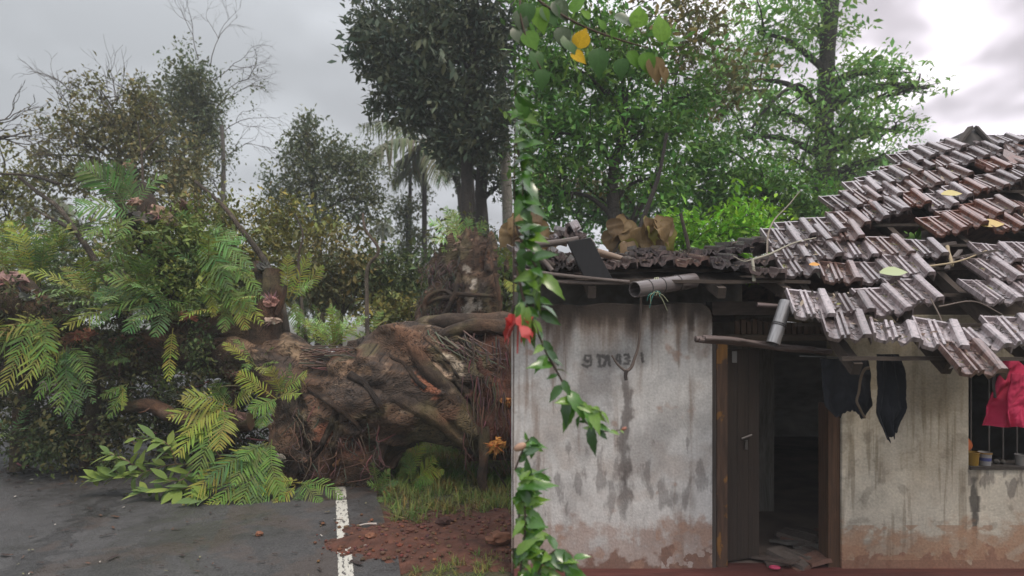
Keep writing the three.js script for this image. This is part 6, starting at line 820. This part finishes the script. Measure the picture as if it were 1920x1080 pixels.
// ---------------------------------------------------------------- trees behind the house
{
  const M = { minX: 0.12 };
  tree({ name: 'garden_tree', label: 'spreading dark green tree with a forked trunk behind the low roof', trunk: [[1153, 560], [1152, 430], [1150, 320], [1175, 230]], d: 9.5, r0: 0.13, r1: 0.06, blobs: [[1010, 110, 80, 90, 9.5, 70], [1100, 150, 90, 90, 9.5, 90], [1200, 120, 90, 80, 9.5, 70], [1010, 250, 80, 80, 9.5, 80], [1110, 270, 90, 70, 9.5, 70], [1210, 240, 80, 70, 9.5, 70], [1040, 360, 80, 60, 9.5, 60], [1230, 330, 70, 50, 9.5, 50], [1300, 180, 60, 80, 9.5, 40], [1120, 40, 120, 50, 9.5, 50], [1000, 20, 80, 50, 9.5, 30]], leaf: { set: 'mid', mat: LM.green, scale: 1, gap: 0.02, tint: 0.4, ...M, freq: 1.8 }, twigs: 4 });
  tree({ name: 'garden_tree', label: 'olive leaved tree with brown tinted leaves over the low roof', trunk: [[1215, 560], [1180, 440], [1230, 330], [1260, 200]], d: 11, r0: 0.09, r1: 0.04, blobs: [[1290, 90, 80, 80, 11, 60], [1310, 20, 90, 50, 11, 40], [1180, 60, 90, 60, 11, 50], [1350, 150, 60, 60, 11, 36], [1130, 340, 60, 50, 11, 30], [1000, 320, 60, 70, 11, 40]], leaf: { set: 'mid', mat: LM.olive, gap: 0.02, tint: 0.5, ...M } });
  tree({ name: 'bright_shrub', category: 'shrub', label: 'bright green shrub behind the eave of the low roof', trunk: [[1290, 560], [1292, 470], [1280, 420]], d: 8.6, r0: 0.04, r1: 0.02, bark: BARK.brown, blobs: [[1270, 440, 60, 40, 8.6, 60], [1350, 440, 70, 45, 8.6, 70], [1420, 425, 60, 50, 8.6, 60], [1300, 480, 90, 40, 8.6, 50], [1400, 480, 80, 40, 8.6, 40]], leaf: { set: 'mid', mat: LM.bright, scale: 0.85, gap: -0.05, tint: 0.35 } });
  tree({ name: 'garden_tree', label: 'rounded fresh green tree between the low roof and the peak', trunk: [[1450, 560], [1445, 440], [1440, 340]], d: 10.5, r0: 0.08, r1: 0.04, blobs: [[1320, 320, 60, 50, 10.5, 60], [1390, 330, 70, 55, 10.5, 80], [1450, 360, 70, 50, 10.5, 80], [1520, 380, 70, 50, 10.5, 80], [1370, 390, 80, 40, 10.5, 70], [1580, 390, 40, 40, 10.5, 36], [1480, 420, 80, 40, 10.5, 60], [1320, 270, 40, 30, 10.5, 24]], leaf: { set: 'mid', mat: LM.green, scale: 0.9, gap: -0.02, tint: 0.4 } });
  const tall = tree({ name: 'tall_tree', label: 'tall pale green tree with a thick dark trunk beside the roof peak', trunk: [[1542, 600], [1541, 400], [1545, 250], [1550, 120], [1562, -60], [1566, -160]], d: 15, r0: 0.24, r1: 0.17, bark: BARK.dark, blobs: [[1420, 60, 110, 70, 15, 110], [1390, 150, 90, 70, 15, 90], [1450, 210, 80, 60, 15, 80], [1540, 60, 70, 50, 15, 50], [1590, 170, 70, 45, 15, 70], [1640, 130, 60, 30, 15, 30], [1560, 250, 80, 60, 15, 80], [1630, 240, 60, 45, 15, 46], [1590, 320, 70, 40, 15, 60], [1690, 140, 40, 22, 15, 14], [1720, 160, 30, 16, 15, 8], [1480, 300, 70, 50, 15, 60], [1370, 260, 70, 60, 15, 60], [1660, 300, 40, 24, 15, 14], [1700, 245, 40, 30, 15, 12], [1740, 165, 22, 10, 15, 4], [1500, -30, 160, 50, 15, 60]], leaf: { set: 'mid', mat: LM.soft, scale: 1.15, gap: 0.0, tint: 0.3, shell: 0.6 }, twigs: 5 });
  { const l = []; for (const [x, y, dx, dy] of [[1640, 260, 1, -0.05], [1660, 220, 1, 0.05], [1680, 170, 1, 0], [1650, 300, 1, -0.1], [1640, 150, 1, 0.1]]) twigFan(l, P(x, y, 15), V(dx, dy, 0).normalize(), 0.45, 0.012, 3, 0.5, 0.05); part('bare_twigs', merge(l), BARK.twig, tall, 'stuff'); part('limb', tube(pts([[1545, 230, 15], [1500, 160, 14.8], [1440, 200, 14.5], [1410, 240, 14.4]]), 0.07, 0.03, 6, 14, 0.2), BARK.dark, tall); part('limb', tube(pts([[1570, 345, 15], [1620, 310, 15], [1655, 290, 15]]), 0.05, 0.02, 6, 10, 0.2), BARK.dark, tall); }
  tree({ name: 'far_tree', label: 'hazy rounded tree in the gap below the tall tree', trunk: [[1610, 600], [1612, 430], [1615, 330]], d: 22, r0: 0.15, r1: 0.06, blobs: [[1600, 330, 60, 40, 22, 80], [1640, 370, 50, 50, 22, 70], [1560, 360, 60, 50, 22, 70], [1690, 300, 22, 14, 22, 10]], leaf: { set: 'mid', mat: LM.green, scale: 1.5, gap: -0.1 } });
  tree({ name: 'far_tree', label: 'deep green tree filling the background behind the forked trunk', trunk: [[1080, 600], [1085, 400], [1090, 250]], d: 16, r0: 0.16, r1: 0.06, blobs: [[1040, 200, 90, 90, 16, 110], [1010, 360, 80, 80, 16, 110], [1140, 390, 100, 60, 16, 120], [1260, 380, 90, 60, 16, 110], [1160, 200, 90, 90, 16, 80], [1300, 230, 80, 80, 16, 90], [1010, 60, 90, 70, 16, 60], [1380, 380, 70, 60, 16, 70]], leaf: { set: 'mid', mat: LM.deep, scale: 1.5, gap: 0.05, tint: 0.4, minX: 0.3, freq: 0.9 } });
  // big limp brown leaves of a climber on the roof edge
  const limp = (L, W, f, c, s) => rough(leafGeo(L, W, 9, f, c, 0.62), 0.07, 9, s); const big = [paintOne(limp(0.25, 0.2, 0.3, 0.3, 1)), paintOne(limp(0.23, 0.19, -0.35, 0.3, 5)), paintOne(limp(0.22, 0.15, 0.6, 0.5, 9))]; const bm = [phys({ color: rgb(0.3, 0.195, 0.085), roughness: 0.6, transmission: 0.2, thickness: 0, map: veinMap }), phys({ map: veinMap, color: rgb(0.21, 0.13, 0.06), roughness: 0.6, transmission: 0.2, thickness: 0 }), phys({ color: rgb(0.22, 0.2, 0.035), roughness: 0.6, transmission: 0.25, thickness: 0 })];
  const clump = (label, x0, x1, y0, y1, n, d) => { const root = thing('withered_creeper', label, 'creeper', P((x0 + x1) / 2, y1 + 10, d)); part('stem', tube(pts([[x0, y1 + 10, d + 0.05], [(x0 + x1) / 2, y0 + 20, d + 0.06], [x1, y1, d + 0.05]]), 0.008, 0.005, 5, 10), BARK.brown, root); for (let i = 0; i < n; i++) placed('leaf', big[i % 3], bm[i % 7 === 3 ? 2 : i % 2], root, basisAt(P(rr(x0, x1), rr(y0, y1 - 24), d + rr(-0.1, 0.12)), V(rr(-0.6, 0.6), -1, rr(-0.1, 0.5)), V(rr(-0.3, 0.3), 0.3, 1), rr(0.75, 1.1))); };
  clump('cluster of large limp brown leaves behind the slanting board', 1140, 1245, 405, 475, 22, 5.3); clump('limp brown leaves at the left end of the low roof', 962, 1045, 402, 462, 15, 5.1);
  tree({ name: 'leaning_tree', label: 'bare leaning sapling stems rising behind the brown leaves', trunk: [[1180, 560], [1200, 430], [1235, 330], [1250, 250]], d: 8, r0: 0.045, r1: 0.02, bark: BARK.dark });
  tree({ name: 'leaning_tree', label: 'dark crooked stem rising behind the bright shrub', trunk: [[1300, 560], [1292, 470], [1276, 400]], d: 7.6, r0: 0.035, r1: 0.02, bark: BARK.brown });
}
// ---------------------------------------------------------------- flowering shrub and creeper beside the viewer
{
  const g1 = [paintOne(leafGeo(0.1, 0.046, 8, 0.35, 0.3, 0.75, 0.14)), paintOne(leafGeo(0.115, 0.05, 8, 0.25, 0.4, 0.7, 0.14)), paintOne(leafGeo(0.075, 0.038, 6, 0.45, 0.2, 0.75, 0.12))];
  const lm = [leafMat(0.05, 0.14, 0.022, { roughness: 0.28, specularIntensity: 1, map: veinMap, clearcoat: 0.6, clearcoatRoughness: 0.2 }), leafMat(0.08, 0.2, 0.03, { roughness: 0.28, specularIntensity: 1, map: veinMap, clearcoat: 0.4, clearcoatRoughness: 0.2 }), leafMat(0.15, 0.27, 0.035, { roughness: 0.3, specularIntensity: 1, map: veinMap }), leafMat(0.035, 0.095, 0.025, { roughness: 0.28, specularIntensity: 1, map: veinMap, clearcoat: 0.6, clearcoatRoughness: 0.2 })]; const wood = std({ color: rgb(0.12, 0.08, 0.06), map: mottle });
  const bush = thing('flowering_shrub', 'glossy green flowering shrub with serrated leaves before the plaster wall', 'shrub', V(0.05, 0, -2.45));
  const D = 2.45; const put = (x, y, d, dir, up, k, s) => { const p = P(x, y, d); if (p.x + dir.clone().normalize().x * 0.1 * s < 0.004) dir.x = Math.abs(dir.x) + 0.1; if (p.x < 0.006) return; placed('leaf', g1[Math.floor(rr(0, 3))], lm[k], bush, basisAt(p, dir, up, s)); };
  const stem = (list, r0, r1, gapPx, tones, size = 1, from = 0) => { const q = pts(list), c = new THREE.CatmullRomCurve3(q); part('stem', tube(q, r0, r1, 6, list.length * 5, 0.2), wood, bush); const n = Math.round(c.getLength() / (gapPx * D / K)); for (let i = Math.round(from * n); i <= n; i++) { const t = i / n, p = c.getPoint(t), T = c.getTangent(t), x = 960 + p.x / -p.z * K, y = HZ - (p.y - EYE) / -p.z * K; const side = i % 2 ? 1 : -1; const dir = T.clone().multiplyScalar(0.4).add(V(side * rr(0.2, 1), rr(-1.1, 0.6), rr(-0.3, 0.9))); put(x + side * 2, y, -p.z, dir, V(rr(-0.7, 0.7), rr(0.3, 1), rr(0.1, 1.1)), tones[Math.floor(rr(0, tones.length))], size * rr(0.45, 1.2)); } };
  stem([[964, 1440, D], [963, 1200, D], [962, 980, D], [962, 850, D], [963, 700, D], [963, 520, D], [965, 300, D], [966, 130, D]], 0.003, 0.0025, 40, [0, 1, 3, 2], 0.9, 0.72);
  stem([[967, 500, D], [985, 570, D - 0.03], [1008, 620, D - 0.05], [1024, 660, D - 0.05], [1046, 700, D - 0.05], [1070, 745, D - 0.05], [1092, 785, D - 0.05], [1116, 806, D - 0.05]], 0.006, 0.003, 11, [0, 1, 3, 0, 2], 1, 0.05);
  stem([[1076, 752, D - 0.05], [1100, 765, D - 0.06], [1128, 772, D - 0.06]], 0.003, 0.002, 7, [2, 2, 1], 0.9); stem([[1116, 806, D - 0.05], [1140, 809, D - 0.05], [1165, 806, D - 0.05]], 0.003, 0.002, 26, [2], 0.55);
  stem([[966, 880, D], [984, 835, D - 0.02], [992, 822, D - 0.02]], 0.004, 0.002, 9, [0, 1], 0.75); stem([[968, 1000, D], [985, 910, D - 0.03], [1000, 890, D - 0.03]], 0.004, 0.002, 9, [0, 1, 2], 0.85); stem([[969, 1240, D], [975, 1080, D - 0.03], [985, 980, D - 0.05], [978, 900, D - 0.05]], 0.006, 0.003, 8, [1, 2, 2, 1], 1, 0.2); stem([[969, 1240, D], [1000, 1110, D - 0.05], [1020, 1050, D - 0.05], [1042, 1030, D - 0.05]], 0.005, 0.002, 10, [1, 2, 0], 0.85, 0.4); stem([[1010, 1080, D - 0.05], [1045, 1052, D - 0.06], [1074, 1046, D - 0.06]], 0.004, 0.002, 10, [2, 1], 0.8); stem([[967, 420, D], [985, 470, D - 0.03], [1005, 500, D - 0.05], [1015, 520, D - 0.05]], 0.005, 0.002, 8, [1, 0, 2], 1); stem([[966, 260, D], [980, 330, D - 0.03], [978, 400, D - 0.04]], 0.005, 0.002, 9, [0, 1], 1.05); stem([[966, 170, D], [978, 210, D], [988, 240, D]], 0.004, 0.002, 9, [1, 2], 0.95); stem([[967, 490, D], [988, 520, D], [1004, 560, D], [1012, 585, D]], 0.005, 0.002, 8, [0, 3, 1], 1);
  for (const [x, y, n, sp] of [[972, 185, 9, 16], [968, 250, 6, 12], [975, 310, 9, 18], [970, 380, 8, 16], [972, 445, 10, 18], [985, 500, 8, 18], [990, 560, 7, 16], [972, 900, 10, 16], [975, 960, 10, 20], [972, 1020, 12, 22], [990, 1060, 10, 26], [985, 840, 6, 12], [1040, 1055, 8, 24]]) for (let i = 0; i < n; i++) put(x + rr(-sp, sp), y + rr(-sp, sp) * 1.3, D + rr(-0.08, 0.06), V(rr(-0.6, 1), rr(-1, 0.8), rr(-0.4, 0.9)), V(rr(-0.8, 0.8), rr(0.2, 1), rr(0.1, 1.1)), Math.floor(rr(0, 4)), rr(0.45, 1.1));
  // drooping red flower and buds
  const fl = new THREE.Group(); fl.name = 'flower'; bush.add(fl); const red = phys({ color: rgb(0.6, 0.075, 0.07), roughness: 0.55, transmission: 0.25, thickness: 0 }); const pg = rough(leafGeo(0.115, 0.075, 9, 0.5, -0.15, 0.5), 0.05, 22, 4); const top = P(972, 590, D - 0.06); for (let i = 0; i < 5; i++) { const a = i / 5 * 6.28 + rr(-0.2, 0.2), dir = V(0.2 * Math.cos(a) + rr(-0.05, 0.1), -1, 0.22 * Math.sin(a)); const m = placed('petal', pg, red, fl, basisAt(top.clone().add(V(0.012 * Math.cos(a), 0, 0.012 * Math.sin(a))), dir, V(Math.cos(a), 0.1, Math.sin(a)))); }
  part('calyx', tube([top.clone().add(V(0, 0.03, 0)), top.clone().add(V(0, 0, 0)), top.clone().add(V(0, -0.03, 0))], 0.01, 0.018, 8, 6), lm[1], fl); part('flower_stalk', tube([P(978, 560, D - 0.02), top.clone().add(V(0, 0.03, 0))], 0.0035, 0.0035, 5, 4), lm[0], fl); part('pistil', tube([top.clone(), top.clone().add(V(-0.004, -0.15, 0.01))], 0.004, 0.003, 5, 4), red, fl);
  const bud = (x, y, s, col) => { const g = new THREE.SphereGeometry(0.014 * s, 10, 8); g.scale(1, 1.7, 1); g.rotateZ(-1.1); const p = P(x, y, D - 0.05); g.translate(p.x, p.y, p.z); part('bud', g, std({ color: rgb(...col), roughness: 0.5 }), bush); }; bud(1170, 804, 0.5, [0.3, 0.12, 0.08]); bud(975, 838, 1.1, [0.4, 0.24, 0.16]);
  // creeper across the top corner
  const cr = thing('creeper', 'climbing creeper with rounded leaves hanging from above the roof', 'creeper', P(1000, -260, 3.6)); const rg = [paintOne(leafGeo(0.1, 0.088, 7, 0.12, 0.12, 0.7)), paintOne(leafGeo(0.11, 0.08, 7, 0.22, 0.25, 0.65)), paintOne(leafGeo(0.085, 0.055, 7, 0.3, 0.3, 0.7))]; const vm = { map: veinMap }, cm = [leafMat(0.1, 0.22, 0.03, vm), leafMat(0.16, 0.3, 0.045, vm), leafMat(0.06, 0.14, 0.04, { roughness: 0.35, ...vm }), leafMat(0.6, 0.36, 0.01, vm), leafMat(0.1, 0.13, 0.09, { roughness: 0.25, ...vm }), leafMat(0.2, 0.13, 0.07, vm)];
  const E = 2.75; part('stem', tube(pts([[1000, -600, 4.6], [1000, -260, 3.6], [985, -60, 2.85], [1010, 0, E], [1050, 26, E], [1100, 52, E], [1160, 74, E], [1215, 90, E]]), 0.009, 0.003, 6, 40, 0.2), wood, cr); part('stem', tube(pts([[985, -60, 2.85], [975, 20, E], [990, 80, E], [1015, 130, E]]), 0.006, 0.003, 5, 14, 0.2), wood, cr);
  const at = (x, y, L, ang, k, v = 0, tilt = 0.6) => { const p = P(x, y, E), dir = V(Math.cos(ang), Math.sin(ang), 0.15); if (p.x < 0.01) return; const n = V(rr(-0.35, 0.35), tilt, 1); placed('leaf', rg[v], cm[k], cr, basisAt(p, dir, n, L)); };
  for (const a of [[1196, 52, 1, 1.5, 1, 0], [1240, 78, 1.15, 1.6, 1, 1], [1252, 84, 0.75, 0.1, 1, 2], [1084, 90, 0.95, 1.2, 3, 0], [1072, 98, 0.75, -0.6, 3, 1], [1152, 30, 0.95, -0.4, 4, 1], [1050, 52, 1, -1.3, 4, 1], [1060, 66, 1, -1.1, 2, 0], [1010, 14, 1.1, -1.4, 1, 1], [1025, 8, 1.1, -1.2, 2, 0], [1040, 2, 1, -1, 4, 1], [990, 6, 1, -1.7, 2, 1], [975, 20, 1, -1.4, 4, 1], [1120, 92, 1.2, -1.5, 2, 1], [1180, 96, 1, -1.1, 0, 2], [1208, 100, 1, -1.3, 0, 1], [1150, 74, 0.7, 1.5, 0, 2], [1178, 66, 0.8, 1.4, 1, 2], [1132, 56, 0.7, 1.9, 0, 2], [1225, 108, 1.1, -1.4, 5, 1], [1105, 36, 0.7, 2.2, 1, 2], [1000, 95, 0.95, -1.2, 2, 1], [985, 60, 1, -1, 0, 0], [1015, 130, 0.9, -1.5, 2, 1], [968, 50, 1, -1.2, 4, 0], [1240, 125, 0.9, -1.2, 5, 2], [1262, 78, 0.7, 0.3, 2, 2], [1218, 54, 0.6, 0.2, 5, 2], [1070, 22, 0.8, 0.8, 0, 1], [1090, 30, 0.7, -0.8, 2, 2], [1165, 110, 0.9, -1.6, 2, 1]]) at(...a);
}
renderer.render(scene, camera);
